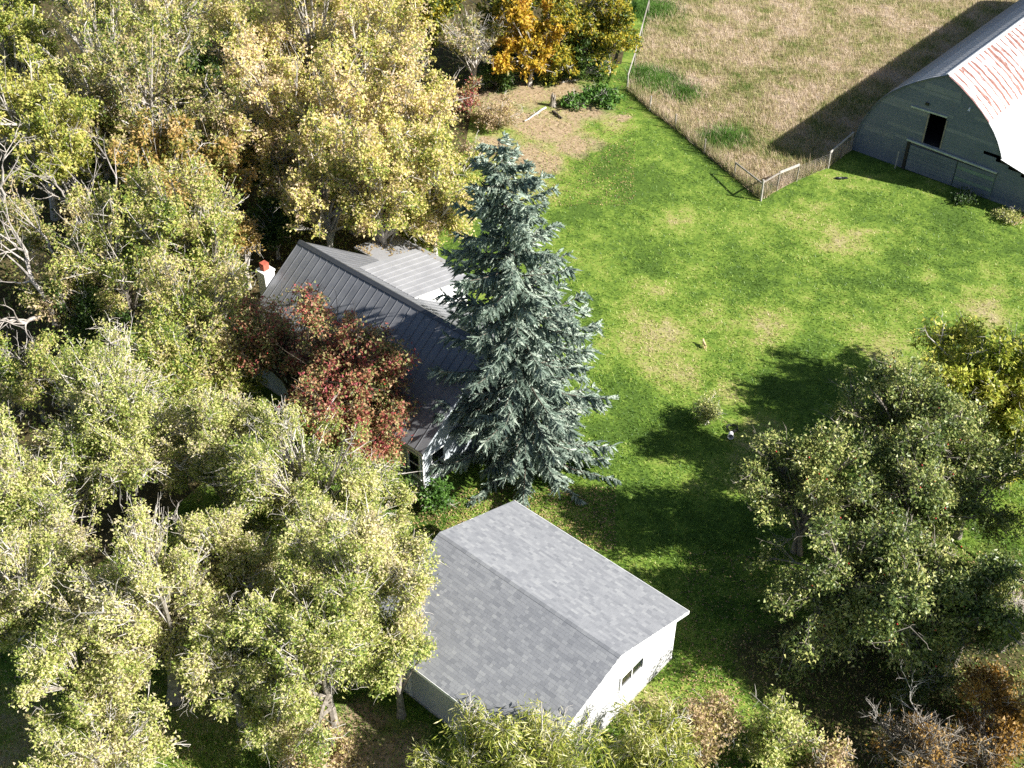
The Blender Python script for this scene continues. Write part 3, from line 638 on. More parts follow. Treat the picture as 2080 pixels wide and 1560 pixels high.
# ------------------------------------------------------------------ trees
def dirs(r, n, zlo=-1.):
    z = r.uniform(zlo, 1, n); a = r.uniform(0, 2*np.pi, n); s = np.sqrt(1-z*z)
    return np.stack([s*np.cos(a), s*np.sin(a), z], 1)
def make_tree(name, label, cat, base, zc, a, b, mat, seed, nleaf=9000, L=.17, W=.10, bk='barkpale', ntw=None, stems=1, group=None,
              droop=.0, dead=.2, nl=None, zlo=-.7, zlob=-.75, spread=.17, lean=(0, 0), fill=.4, trunk_r=None, part='crown', fruit=None, far=False):
    r = np.random.default_rng(seed)
    root = tag(empty(name, (base[0], base[1], 0)), label, cat, group)
    nl = nl or int(12+a*6)
    # lobes
    lc = [np.array([0, 0, 0.])]; lr = [.5]
    for d in dirs(r, nl, zlob): q_ = r.uniform(.4, 1.02); lc.append(d*q_); lr.append(r.uniform(.17, .4)*(1.25-.5*q_))
    lc = np.array(lc)*np.array([a, a, b])+np.array([lean[0], lean[1], zc]); lr = np.array(lr)
    nl = len(lc)
    den = lr**2*r.uniform(.55, 1.25, nl); den[0] *= 1.0; den /= den.sum()
    ntw = ntw or int(max(60, nleaf/45))
    li = r.choice(nl, ntw, p=den)
    dv = dirs(r, ntw, zlo)
    rad = r.uniform(fill, 1., ntw)**.7
    tip = lc[li]+dv*(lr[li]*rad)[:, None]*np.array([a, a, b])*1.0
    tip[:, 2] = np.maximum(tip[:, 2], .12)
    # trunk(s) and limbs
    H = zc+b*(.25 if stems == 1 else -.1); tr = trunk_r or (.016*(zc+b)+.03)
    P, Q = [], []
    st = []
    for s in range(stems):
        o = np.array([r.normal(0, .12)*(stems > 1), r.normal(0, .12)*(stems > 1), -.1])
        top = np.array([lean[0]+r.normal(0, .12*a)+(stems > 1)*r.normal(0, .2*a), lean[1]+r.normal(0, .12*a)+(stems > 1)*r.normal(0, .2*a), H])
        mid = (o+top)/2+np.array([r.normal(0, .08*a), r.normal(0, .08*a), 0])
        P.append(bez(o[None], mid[None], top[None], 8)[0]); Q.append(np.linspace(tr*(1.25 if stems == 1 else .8), tr*.3, 8)); Q[-1][0] *= 1.3; st.append(P[-1])
    parts = [tubes(np.array(P), np.array(Q), 7)]
    lp, lq, le = [], [], []
    for k in range(nl):
        s = st[k % stems]; f = np.clip(r.uniform(.35, .8), 0, 1)*7; i = int(f); p0 = s[i]
        m = (p0+lc[k])/2+np.array([r.normal(0, .1*a), r.normal(0, .1*a), .12*b])
        lp.append(bez(p0[None], m[None], lc[k][None], 6)[0]); lq.append(np.linspace(tr*.5, tr*.14, 6))
    lp = np.array(lp); parts.append(tubes(lp, np.array(lq), 5))
    p0 = lp[li, r.integers(2, 6, ntw)]
    m = p0*.45+tip*.55+np.stack([r.normal(0, .1*a, ntw), r.normal(0, .1*a, ntw), r.normal(.08*a, .06*a, ntw)], 1)
    isdead = r.random(ntw) < dead
    tip2 = np.where(isdead[:, None], tip+unit(tip-lc[li])*r.uniform(.0, .45, ntw)[:, None], tip)
    tw = bez(p0, m, tip2, 5); tws = tw[:, ::2]
    parts.append(tubes(tws, np.linspace(tr*.13, .006, 3)[None]*np.ones((ntw, 1))+.004, 3))
    # side twiglets of dead twigs
    dd = np.where(isdead)[0]
    if len(dd):
        k3 = np.repeat(dd, 4); s0 = tw[k3, r.integers(2, 5, len(k3))]; e0 = s0+unit(tip2[k3]-p0[k3]+r.normal(0, 1., (len(k3), 3)))*r.uniform(.2, .5, len(k3))[:, None]
        parts.append(tubes(bez(s0, (s0+e0)/2+r.normal(0, .05, e0.shape), e0, 3), np.tile([.009, .007, .004], (len(k3), 1)), 3))
    tk = {'barkpale': 'bark'}.get(bk, bk) if name in ('maple_tree', 'box_elder') else bk
    obj('trunk', parts[:2], M[tk], root); obj('twigs', parts[2:], M[bk], root)['kind'] = 'stuff'
    # leaves along the outer part of live twigs
    live = np.where(~isdead)[0]
    wt = r.uniform(.4, 1.6, len(live)); wt /= wt.sum()
    ti = r.choice(live, nleaf, p=wt); f = r.uniform(.45, 1.03, nleaf); f4 = np.clip(f*4, 0, 3.999); i4 = f4.astype(int); fr = (f4-i4)[:, None]
    p = tw[ti, i4]*(1-fr)+tw[ti, i4+1]*fr
    p = p+r.normal(0, spread, p.shape)*np.array([1, 1, .8]); p[:, 2] -= droop*r.random(nleaf)
    p[:, 2] = np.maximum(p[:, 2], .05)
    out = unit(p-lc[li[ti]])
    nrm = unit(r.normal(0, .75, p.shape)+out*.3+np.array([0, 0, .35])+SUN*.65)
    d = r.normal(0, 1, p.shape)+out*.6+np.array([0, 0, -.35-droop*1.5])
    sz = r.uniform(.65, 1.25, nleaf)
    obj(part, [(trileaves if far else kites)(p, d, nrm, L*sz, W*sz)], M[mat], root)
    if fruit:
        fi = r.choice(nleaf, fruit); fp = p[fi]+out[fi]*.08; rad_ = .045
        oc = np.array([[1, 0, 0], [-1, 0, 0], [0, 1, 0], [0, -1, 0], [0, 0, 1], [0, 0, -1]])*rad_
        V = (fp[:, None]+oc[None]).reshape(-1, 3); f8 = np.array([[0, 2, 4], [2, 1, 4], [1, 3, 4], [3, 0, 4], [2, 0, 5], [1, 2, 5], [3, 1, 5], [0, 3, 5]])
        o = obj('fruit', [(V, (np.arange(fruit)[:, None, None]*6+f8[None]).reshape(-1, 3))], M['fruit'], root, smooth=True); o['kind'] = 'stuff'
    return root
M['fruit'] = plain('red_fruit', (.42, .03, .02), .3, 8, .35)

def px_per_m(u, v, z): return FPX/pix(at(u, v, z))[2]
def T(name, label, u, v, rp, mat, seed, zc=5.2, ratio=None, cat='tree', base=None, sc=None, **k):
    p = at(u, v, zc); sc = sc or SCALE.get(name, 1.); a = sc*rp/px_per_m(u, v, zc); k['nleaf'] = int(k['nleaf']*NL.get(name, 1.)); ls = LS.get(name, 1.); k['L'] *= ls; k['W'] *= ls; ratio = ratio or RATIO.get(name, .95); k.setdefault('far', name in FAR); k.setdefault('group', GROUPS.get(name))
    return make_tree(name, label, cat, p, zc, a, a*ratio, mat, seed, **k)
SCALE = dict(maple_tree=1.27, box_elder=1.42, orange_maple=1.25, poplar_tree=1.45, aspen_tree=1.3, golden_tree=1.3, apple_tree=1.38, crabapple_tree=1.4, willow_tree=1.25, amber_shrub=1.2, pink_shrub=1.25, twiggy_shrub=1.2, ash_tree=1.42)
RATIO = dict(maple_tree=1.15, box_elder=1.25, poplar_tree=1.35, aspen_tree=1.3, orange_maple=1.2, apple_tree=1.0, golden_tree=1.1, ash_tree=1.15)
NL = dict(golden_tree=1.3, crabapple_tree=2.0, willow_tree=1.4, maple_tree=2.35, box_elder=1.7, poplar_tree=1.4, aspen_tree=1.5, apple_tree=1.6, ash_tree=1.9, orange_maple=1.5, shade_tree=2.0)
LS = dict(maple_tree=1.0, box_elder=.85, poplar_tree=.85, aspen_tree=.85, crabapple_tree=1.05, apple_tree=1.15, ash_tree=1.15, golden_tree=1.1)
FAR = {'maple_tree', 'crabapple_tree', 'ash_tree', 'garden_bush', 'rose_bush', 'thicket_shrub', 'dry_shrub', 'bare_tree', 'amber_shrub', 'poplar_tree', 'aspen_tree', 'orange_maple', 'box_elder', 'apple_tree', 'shade_tree', 'leafy_shrub', 'pink_shrub', 'twiggy_shrub'}
GROUPS = dict(box_elder='overgrown box elders left of the house', orange_maple='orange tinted maples in the woods', poplar_tree='poplars in the upper left woods', aspen_tree='straw yellow aspens behind the house', golden_tree='golden trees at the top edge', apple_tree='apple trees on the right', ash_tree='yellow ashes at the right edge', shade_tree='tall trees past the right edge', crabapple_tree='crabapples in front of the house', willow_tree='willows in front of the garage', pink_shrub='shrubs along the bottom edge', twiggy_shrub='twiggy shrubs in the lower right', garden_bush='bushes at the house corner', leafy_shrub='dark shrubs in the woods', dry_shrub='dry shrubs on the dirt', thicket_shrub='thickets below the golden trees', broadleaf_weed='broad leaved weeds by the fence end', barn_weeds='weeds at the barn foot')
PG = 'pale green maples in front of the house'
near = dict(L=.115, W=.07, group=PG, bk='barkpale', spread=.13)
TREES = [
 # foreground, left
 ('maple_tree', 'pale green maple leaning over the corner of the shingled garage roof', 718, 1178, 120, 'pale', 1, dict(zc=6.2, nleaf=15000, **near)),
 ('maple_tree', 'broad pale maple directly below the red crabapple tree', 620, 1010, 150, 'pale', 2, dict(zc=4.6, nleaf=20000, **near)),
 ('maple_tree', 'pale maple behind the foreground row with bare tips above the house corner window', 735, 1040, 80, 'pale', 3, dict(zc=4.2, nleaf=9000, **near)),
 ('maple_tree', 'yellow green maple whose crown rises just below the dark gap in the woods', 235, 885, 150, 'pale', 4, dict(zc=5.2, nleaf=16000, **near)),
 ('maple_tree', 'pale maple between the crabapple and the yellow green maples to its left', 445, 925, 98, 'pale', 5, dict(zc=4.6, nleaf=12000, **near)),
 ('maple_tree', 'greenish maple at the left picture edge halfway up the near row', 55, 1005, 120, 'pale', 6, dict(zc=5.0, nleaf=12000, **near)),
 ('maple_tree', 'tall pale maple with a thick mottled trunk seen at its foot', 300, 1235, 140, 'pale', 7, dict(zc=5.6, nleaf=17000, trunk_r=.24, **near)),
 ('maple_tree', 'sparse pale maple at the left edge beside a dark leaning trunk', 55, 1210, 120, 'pale', 8, dict(zc=5.4, nleaf=11000, trunk_r=.22, dead=.2, **near)),
 ('maple_tree', 'drooping pale maple low in the left corner above the shaded gap', 165, 1385, 105, 'pale', 9, dict(zc=4.4, nleaf=10000, dead=.2, **near)),
 ('maple_tree', 'pale maple left of the garage with twigs crossing its lower eave', 655, 1330, 145, 'pale', 10, dict(zc=4.8, nleaf=18000, **near)),
 ('maple_tree', 'small maple hanging over the shaded garage door', 800, 1300, 70, 'pale', 11, dict(zc=4.7, nleaf=5500, **near)),
 ('maple_tree', 'thin twiggy maple over the sunlit patch of grass at lower left', 455, 1320, 90, 'pale', 12, dict(zc=4.6, nleaf=7000, dead=.3, **near)),
 ('maple_tree', 'pale maple between the thick trunked maple and the garage side maple', 480, 1150, 105, 'pale', 13, dict(zc=4.6, nleaf=9000, dead=.18, **near)),
 ('maple_tree', 'low maple bough cluster at the bottom edge left of the sunlit grass', 205, 1540, 118, 'pale', 14, dict(zc=3.2, nleaf=8500, dead=.25, **near)),
 ('maple_tree', 'low leafy maple between the sunlit grass and the garage door', 575, 1440, 78, 'pale', 15, dict(zc=2.8, nleaf=5500, **near)),
 # middle left, overgrown with dead limbs
 ('box_elder', 'overgrown box elder touching the chimney side of the house', 395, 640, 95, 'palegreen', 20, dict(zc=5.5, nleaf=13000, L=.17, W=.1)),
 ('box_elder', 'tall yellow green box elder left of the grey metal roof peak', 390, 485, 95, 'palegreen', 21, dict(zc=6.5, nleaf=12000, L=.18, W=.11, dead=.2)),
 ('box_elder', 'box elder with dead white limbs poking from its top', 230, 520, 95, 'palegreen', 22, dict(zc=6.0, nleaf=9500, L=.18, W=.11, dead=.25, bk='barkpale')),
 ('box_elder', 'leafy box elder below the fallen pale limb in the left woods', 350, 735, 85, 'palegreen', 23, dict(zc=4.8, nleaf=9500, L=.17, W=.1)),
 ('box_elder', 'box elder behind the bent bare trunk at the left edge', 130, 590, 60, 'olive', 24, dict(zc=4.0, nleaf=7500, L=.18, W=.11, dead=.25, bk='barkpale')),
 ('box_elder', 'dim sparse box elder in the shaded hollow at the left edge', 60, 760, 62, 'palegreen', 25, dict(zc=3.0, nleaf=5500, L=.17, W=.1, dead=.4, bk='barkpale')),
 ('box_elder', 'small box elder crowding the house wall left of the crabapple', 455, 745, 60, 'palegreen', 26, dict(zc=4.0, nleaf=5500, L=.16, W=.1, dead=.2)),
 ('box_elder', 'box elder squeezed against the left edge above the hollow', 15, 455, 58, 'olive', 27, dict(zc=4.4, nleaf=6500, L=.18, W=.11, dead=.3, bk='barkpale')),
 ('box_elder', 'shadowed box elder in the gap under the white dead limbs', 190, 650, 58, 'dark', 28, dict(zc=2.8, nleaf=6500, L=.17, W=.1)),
 # orange tinted
 ('orange_maple', 'orange tinted maple amid the green woods above the box elders', 325, 350, 80, 'orange', 30, dict(zc=6.0, nleaf=9500, L=.2, W=.13)),
 ('orange_maple', 'small orange maple at the edge of the pale yellow grove', 460, 345, 50, 'orange', 31, dict(zc=5.0, nleaf=4500, L=.2, W=.13)),
 ('orange_maple', 'little orange brown sapling just above the white chimney', 490, 490, 40, 'orange', 32, dict(zc=3.2, nleaf=3200, L=.16, W=.1, dead=.3)),
 # upper left woods
 ('poplar_tree', 'bright yellow green poplar at the upper left edge', 55, 235, 85, 'bright', 40, dict(zc=7, nleaf=9500, L=.22, W=.16)),
 ('poplar_tree', 'yellow green poplar just below the bright one at the left edge', 125, 310, 75, 'bright', 41, dict(zc=6, nleaf=7500, L=.22, W=.15)),
 ('poplar_tree', 'brownish thinning poplar in the middle of the upper left woods', 310, 215, 100, 'olive', 42, dict(zc=7, nleaf=11000, L=.22, W=.15, dead=.2, bk='barkpale')),
 ('poplar_tree', 'olive poplar above and left of the brownish thinning one', 205, 125, 85, 'palegreen', 43, dict(zc=7, nleaf=8500, L=.22, W=.15)),
 ('poplar_tree', 'wide olive poplar at the top of the upper left woods', 350, 60, 95, 'palegreen', 44, dict(zc=7, nleaf=9500, L=.22, W=.15)),
 ('poplar_tree', 'yellowish poplar in the top left corner below the dark conifer', 30, 115, 75, 'bright', 45, dict(zc=6.5, nleaf=7000, L=.22, W=.15)),
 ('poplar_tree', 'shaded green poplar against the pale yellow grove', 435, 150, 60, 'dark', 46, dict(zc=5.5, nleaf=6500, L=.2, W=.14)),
 ('poplar_tree', 'poplar cut by the top edge left of the wide olive one', 190, 10, 80, 'palegreen', 47, dict(zc=7, nleaf=7000, L=.22, W=.15)),
 ('poplar_tree', 'half hidden brown poplar above the orange maple', 420, 270, 75, 'olive', 48, dict(zc=6, nleaf=7500, L=.2, W=.14)),
 ('poplar_tree', 'mid green poplar at the top edge beside the pale grove', 470, 10, 75, 'palegreen', 49, dict(zc=7, nleaf=6500, L=.22, W=.15)),
 ('poplar_tree', 'olive poplar between the two bright ones and the brown thinning one', 185, 235, 75, 'olive', 50, dict(zc=6, nleaf=7000, L=.22, W=.15)),
 ('poplar_tree', 'small green poplar in the top left corner', 5, 10, 80, 'bright', 51, dict(zc=7, nleaf=6500, L=.22, W=.15)),
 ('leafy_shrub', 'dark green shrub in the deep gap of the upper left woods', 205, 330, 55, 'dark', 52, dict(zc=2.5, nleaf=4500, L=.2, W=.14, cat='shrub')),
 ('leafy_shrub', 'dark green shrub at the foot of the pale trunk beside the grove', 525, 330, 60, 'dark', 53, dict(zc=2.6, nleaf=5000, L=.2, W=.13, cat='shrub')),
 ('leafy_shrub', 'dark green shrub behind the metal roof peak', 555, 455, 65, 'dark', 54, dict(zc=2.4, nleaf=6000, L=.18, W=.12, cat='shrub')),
 # pale straw grove
 ('aspen_tree', 'straw yellow aspen at the top of the pale grove', 625, 95, 95, 'straw', 60, dict(zc=7, nleaf=11500, L=.2, W=.15, bk='barkpale', dead=.14)),
 ('aspen_tree', 'straw yellow aspen below the orange tree at the grove top', 765, 130, 95, 'straw', 61, dict(zc=6.6, nleaf=11500, L=.2, W=.15, bk='barkpale', dead=.14)),
 ('aspen_tree', 'straw yellow aspen on the left flank of the pale grove', 570, 215, 95, 'straw', 62, dict(zc=7, nleaf=12000, L=.2, W=.15, bk='barkpale', dead=.14)),
 ('aspen_tree', 'full straw yellow aspen in the centre of the pale grove', 700, 260, 115, 'straw', 63, dict(zc=7, nleaf=16000, L=.2, W=.15, bk='barkpale', dead=.13)),
 ('aspen_tree', 'straw yellow aspen on the right flank of the grove beside the dirt', 840, 235, 95, 'straw', 64, dict(zc=6.4, nleaf=12500, L=.2, W=.15, bk='barkpale', dead=.13)),
 ('aspen_tree', 'lowest straw yellow aspen next to the spruce top', 875, 375, 85, 'straw', 65, dict(zc=5.4, nleaf=12000, L=.19, W=.14, bk='barkpale', dead=.13)),
 ('aspen_tree', 'straw yellow aspen right behind the rear addition roof', 770, 400, 100, 'straw', 66, dict(zc=5.4, nleaf=14000, L=.19, W=.14, bk='barkpale', dead=.14)),
 ('aspen_tree', 'straw yellow aspen over the dark shrub behind the roof peak', 655, 375, 90, 'straw', 67, dict(zc=6, nleaf=11000, L=.2, W=.15, bk='barkpale', dead=.08)),
 ('aspen_tree', 'straw yellow aspen filling the left foot of the grove', 590, 320, 72, 'straw', 71, dict(zc=5, nleaf=8500, L=.2, W=.15, bk='barkpale')),
 ('aspen_tree', 'pale aspen at the upper left shoulder of the grove', 505, 95, 75, 'straw', 68, dict(zc=7, nleaf=8000, L=.21, W=.15, bk='barkpale', dead=.08)),
 ('aspen_tree', 'pale aspen at the top edge between the grove and the orange tree', 710, 15, 85, 'straw', 69, dict(zc=7, nleaf=7500, L=.22, W=.15, bk='barkpale', dead=.1)),
 ('yellow_sapling', 'low yellow bush between the addition roof and the lawn', 850, 470, 55, 'bright', 70, dict(zc=1.8, nleaf=6000, L=.16, W=.1, cat='shrub')),
 # top middle
 ('golden_tree', 'orange gold tree at the top edge left of the bare twigs', 860, 45, 65, 'goldgreen', 75, dict(zc=4.5, nleaf=6500, L=.26, W=.17, dead=.1)),
 ('golden_tree', 'golden leaved tree overhanging the bare dirt patch', 1075, 85, 66, 'gold', 76, dict(zc=3.4, nleaf=4600, L=.3, W=.17, dead=.25)),
 ('golden_tree', 'green and gold tree at the top edge beside the field fence', 1165, 55, 80, 'goldgreen', 77, dict(zc=3.4, nleaf=9000, L=.24, W=.14)),
 ('golden_tree', 'yellow green bushy tree nearest the grey fence rail', 1240, 70, 58, 'goldgreen', 78, dict(zc=3, nleaf=7000, L=.22, W=.13)),
 ('golden_tree', 'gold tree cut by the top edge between the bare twigs and the dirt', 1030, 15, 62, 'goldgreen', 79, dict(zc=4.2, nleaf=4200, L=.28, W=.17)),
 ('bare_tree', 'mostly bare grey twigged tree with a pale trunk by the golden tree', 955, 80, 70, 'olive', 80, dict(zc=4.2, nleaf=1800, L=.2, W=.13, bk='barkpale', dead=.75, ntw=260)),
 ('thicket_shrub', 'green thicket under the golden tree at the dirt edge', 1010, 140, 55, 'dark', 81, dict(zc=1.2, nleaf=4500, L=.2, W=.12, cat='shrub', stems=4)),
 ('thicket_shrub', 'shaded green thicket below the green and gold tree', 1190, 130, 55, 'dark', 82, dict(zc=1.2, nleaf=4500, L=.2, W=.1, cat='shrub', stems=4)),
 ('dry_shrub', 'dry pinkish shrub on the dirt left of the fallen log', 1010, 235, 55, 'pink', 83, dict(zc=.8, nleaf=4200, L=.14, W=.08, cat='shrub', stems=5, dead=.35, ratio=.6)),
 ('dry_shrub', 'small dry shrub with red leaves at the grove edge', 950, 200, 40, 'crab', 84, dict(zc=1.0, nleaf=1800, L=.16, W=.1, cat='shrub', stems=4, dead=.4)),
 ('dry_shrub', 'reddish brown dry shrub beside the spruce top', 965, 310, 38, 'pink', 85, dict(zc=.8, nleaf=1800, L=.14, W=.09, cat='shrub', stems=5, dead=.45)),
 # crabapple
 ('crabapple_tree', 'red and bronze crabapple tree in front of the dark metal roof', 690, 780, 122, 'crab', 90, dict(zc=4.9, nleaf=14000, L=.15, W=.085, bk='barkdark', ratio=1.0, stems=3, fruit=200)),
 ('crabapple_tree', 'smaller red crabapple nearest the chimney', 570, 690, 72, 'crab', 91, dict(zc=4.9, nleaf=6000, L=.15, W=.085, bk='barkdark', stems=2, fruit=100)),
 ('crabapple_tree', 'bronze crabapple bough mass reaching toward the house corner', 735, 880, 70, 'crab', 92, dict(zc=4.0, nleaf=6500, L=.15, W=.085, bk='barkdark', stems=2, fruit=150)),
 # right side
 ('apple_tree', 'apple tree nearest the lawn with reddish top twigs', 1650, 985, 105, 'apple', 100, dict(zc=4.4, nleaf=12000, L=.13, W=.075, bk='bark', dead=.25, fruit=22, stems=2)),
 ('apple_tree', 'dark apple tree in front of the yellow ash', 1845, 850, 105, 'apple', 101, dict(zc=4.6, nleaf=12500, L=.13, W=.075, bk='bark', fruit=22, stems=2)),
 ('apple_tree', 'apple tree dotted with red fruit in the middle of the orchard', 1835, 1000, 115, 'apple', 102, dict(zc=4.5, nleaf=14000, L=.13, W=.075, bk='bark', fruit=35, stems=2)),
 ('apple_tree', 'large apple tree spreading toward the garage', 1715, 1185, 140, 'apple', 103, dict(zc=3.7, nleaf=18000, L=.13, W=.075, bk='bark', dead=.18, fruit=35, stems=2)),
 ('apple_tree', 'shaded apple tree right of the large spreading one', 1860, 1215, 100, 'apple', 104, dict(zc=3.8, nleaf=11000, L=.13, W=.075, bk='bark', fruit=15)),
 ('apple_tree', 'apple tree at the right edge in deep shade', 1985, 975, 105, 'apple', 105, dict(zc=3.6, nleaf=10000, L=.13, W=.075, bk='bark')),
 ('apple_tree', 'dark apple tree at the right edge above the bare grey bush', 1990, 1205, 85, 'apple', 106, dict(zc=4.4, nleaf=9000, L=.13, W=.075, bk='bark')),
 ('ash_tree', 'bright yellow ash at the right edge above the apple trees', 2000, 770, 110, 'ash', 110, dict(zc=4.0, nleaf=12500, L=.19, W=.1)),
 ('ash_tree', 'yellow ash bough mass at the right edge below the bright ash', 2070, 880, 82, 'ash', 111, dict(zc=3.4, nleaf=6000, L=.19, W=.1)),
 ('shade_tree', 'tall tree at the right edge whose shadow falls across the lawn', 2290, 640, 150, 'apple', 112, dict(zc=7.5, nleaf=9000, L=.2, W=.13, ratio=1.1)),
 ('shade_tree', 'leafy tree past the right edge shading the dark hollow beneath the apples', 2270, 1290, 165, 'apple', 113, dict(zc=6.3, nleaf=11000, L=.2, W=.13, ratio=1.1)),
 ('shade_tree', 'leafy tree past the right edge shading the lower orchard', 2230, 1010, 140, 'apple', 114, dict(zc=5.5, nleaf=8000, L=.2, W=.13, ratio=1.1)),
 ('amber_shrub', 'amber orange shrub in the lower right corner', 2010, 1430, 80, 'amber', 115, dict(zc=1.6, nleaf=5500, L=.15, W=.1, cat='shrub', stems=4, dead=.2)),
 ('twiggy_shrub', 'green shrub under the apple trees at the dark hollow', 1890, 1370, 70, 'apple', 116, dict(zc=1.2, nleaf=4500, L=.13, W=.08, cat='shrub', stems=4)),
 ('rose_bush', 'dark round bush standing in tree shade on the lawn', 1435, 835, 36, 'apple', 117, dict(zc=.75, nleaf=2600, L=.11, W=.06, cat='shrub', stems=5, dead=.25)),
 # bottom
 ('willow_tree', 'yellow green willow with long narrow leaves in front of the garage', 1085, 1535, 108, 'willow', 120, dict(zc=3.3, ratio=1.2, nleaf=8000, L=.30, W=.042, droop=.3, spread=.2, stems=3)),
 ('willow_tree', 'willow clump covering the lower corner of the white garage gable', 1330, 1530, 80, 'willow', 121, dict(zc=2.2, nleaf=7500, L=.30, W=.042, droop=.3, spread=.2, stems=3)),
 ('willow_tree', 'willow at the bottom edge below the shingled eave', 960, 1540, 80, 'willow', 122, dict(zc=2.6, nleaf=5000, L=.28, W=.042, droop=.3, spread=.2, stems=3)),
 ('pink_shrub', 'pinkish dry shrub right of the willow beside the dark hollow', 1440, 1470, 60, 'pink', 125, dict(zc=1.2, nleaf=4500, L=.13, W=.08, cat='shrub', stems=5, dead=.3)),
 ('pink_shrub', 'yellow green shrub with upright shoots at the edge of the dark hollow', 1580, 1500, 75, 'pale', 126, dict(zc=1.4, nleaf=5500, L=.15, W=.08, cat='shrub', stems=6, dead=.2)),
 ('pink_shrub', 'pinkish shrub at the bottom edge right of the yellow green shoots', 1680, 1560, 60, 'pink', 127, dict(zc=1.0, nleaf=4000, L=.13, W=.08, cat='shrub', stems=5, dead=.4)),
 ('pink_shrub', 'dry brown shrub at the bottom edge left of the garage', 640, 1540, 95, 'pink', 128, dict(zc=1.0, nleaf=5000, L=.13, W=.08, cat='shrub', stems=6, dead=.4, ratio=.6)),
 ('twiggy_shrub', 'grey twiggy shrub with few leaves in the lower right', 1850, 1530, 75, 'amber', 129, dict(zc=1.1, nleaf=2600, L=.12, W=.08, cat='shrub', stems=6, dead=.7, ntw=420, bk='bark')),
 ('twiggy_shrub', 'grey twiggy shrub in the bottom right corner below the amber one', 2000, 1540, 75, 'amber', 130, dict(zc=1.1, nleaf=2800, L=.12, W=.08, cat='shrub', stems=6, dead=.7, ntw=380, bk='bark')),
 ('twiggy_shrub', 'bare grey bush at the right edge above the amber shrub', 2050, 1265, 55, 'pink', 131, dict(zc=1.6, nleaf=250, L=.12, W=.07, cat='shrub', stems=5, dead=.97, ntw=420, bk='deadwood')),
 ('garden_bush', 'dark green bush at the foot of the house corner', 880, 1015, 40, 'fresh', 132, dict(zc=.6, nleaf=2600, L=.15, W=.1, cat='shrub', stems=4)),
 ('garden_bush', 'green bush against the shaded house wall below its left window', 800, 980, 32, 'dark', 133, dict(zc=.7, nleaf=1800, L=.13, W=.09, cat='shrub', stems=4)),
 ('broadleaf_weed', 'clump of broad green leaves by the fence end at the dirt', 1222, 195, 38, 'fresh', 134, dict(zc=.5, nleaf=1300, L=.26, W=.18, cat='plant', stems=4, ratio=.55)),
 ('broadleaf_weed', 'smaller clump of broad green leaves left of the larger clump', 1165, 205, 26, 'fresh', 135, dict(zc=.4, nleaf=700, L=.24, W=.16, cat='plant', stems=3, ratio=.55)),
 ('barn_weeds', 'tangle of weeds along the shaded foot of the barn wall', 1960, 402, 22, 'dark', 136, dict(zc=.25, nleaf=1500, L=.14, W=.08, cat='plant', stems=4, ratio=.5)),
 ('barn_weeds', 'sunlit pale weeds where the barn shadow meets the lawn', 2050, 440, 28, 'pale', 137, dict(zc=.2, nleaf=1800, L=.13, W=.07, cat='plant', stems=5, ratio=.5)),
]
SHOW_TREES = True
if SHOW_TREES:
    for nm, lab, u, v, rp, mt, seed, kw in TREES:
        T(nm, lab, u, v, rp, mt, seed, **kw)

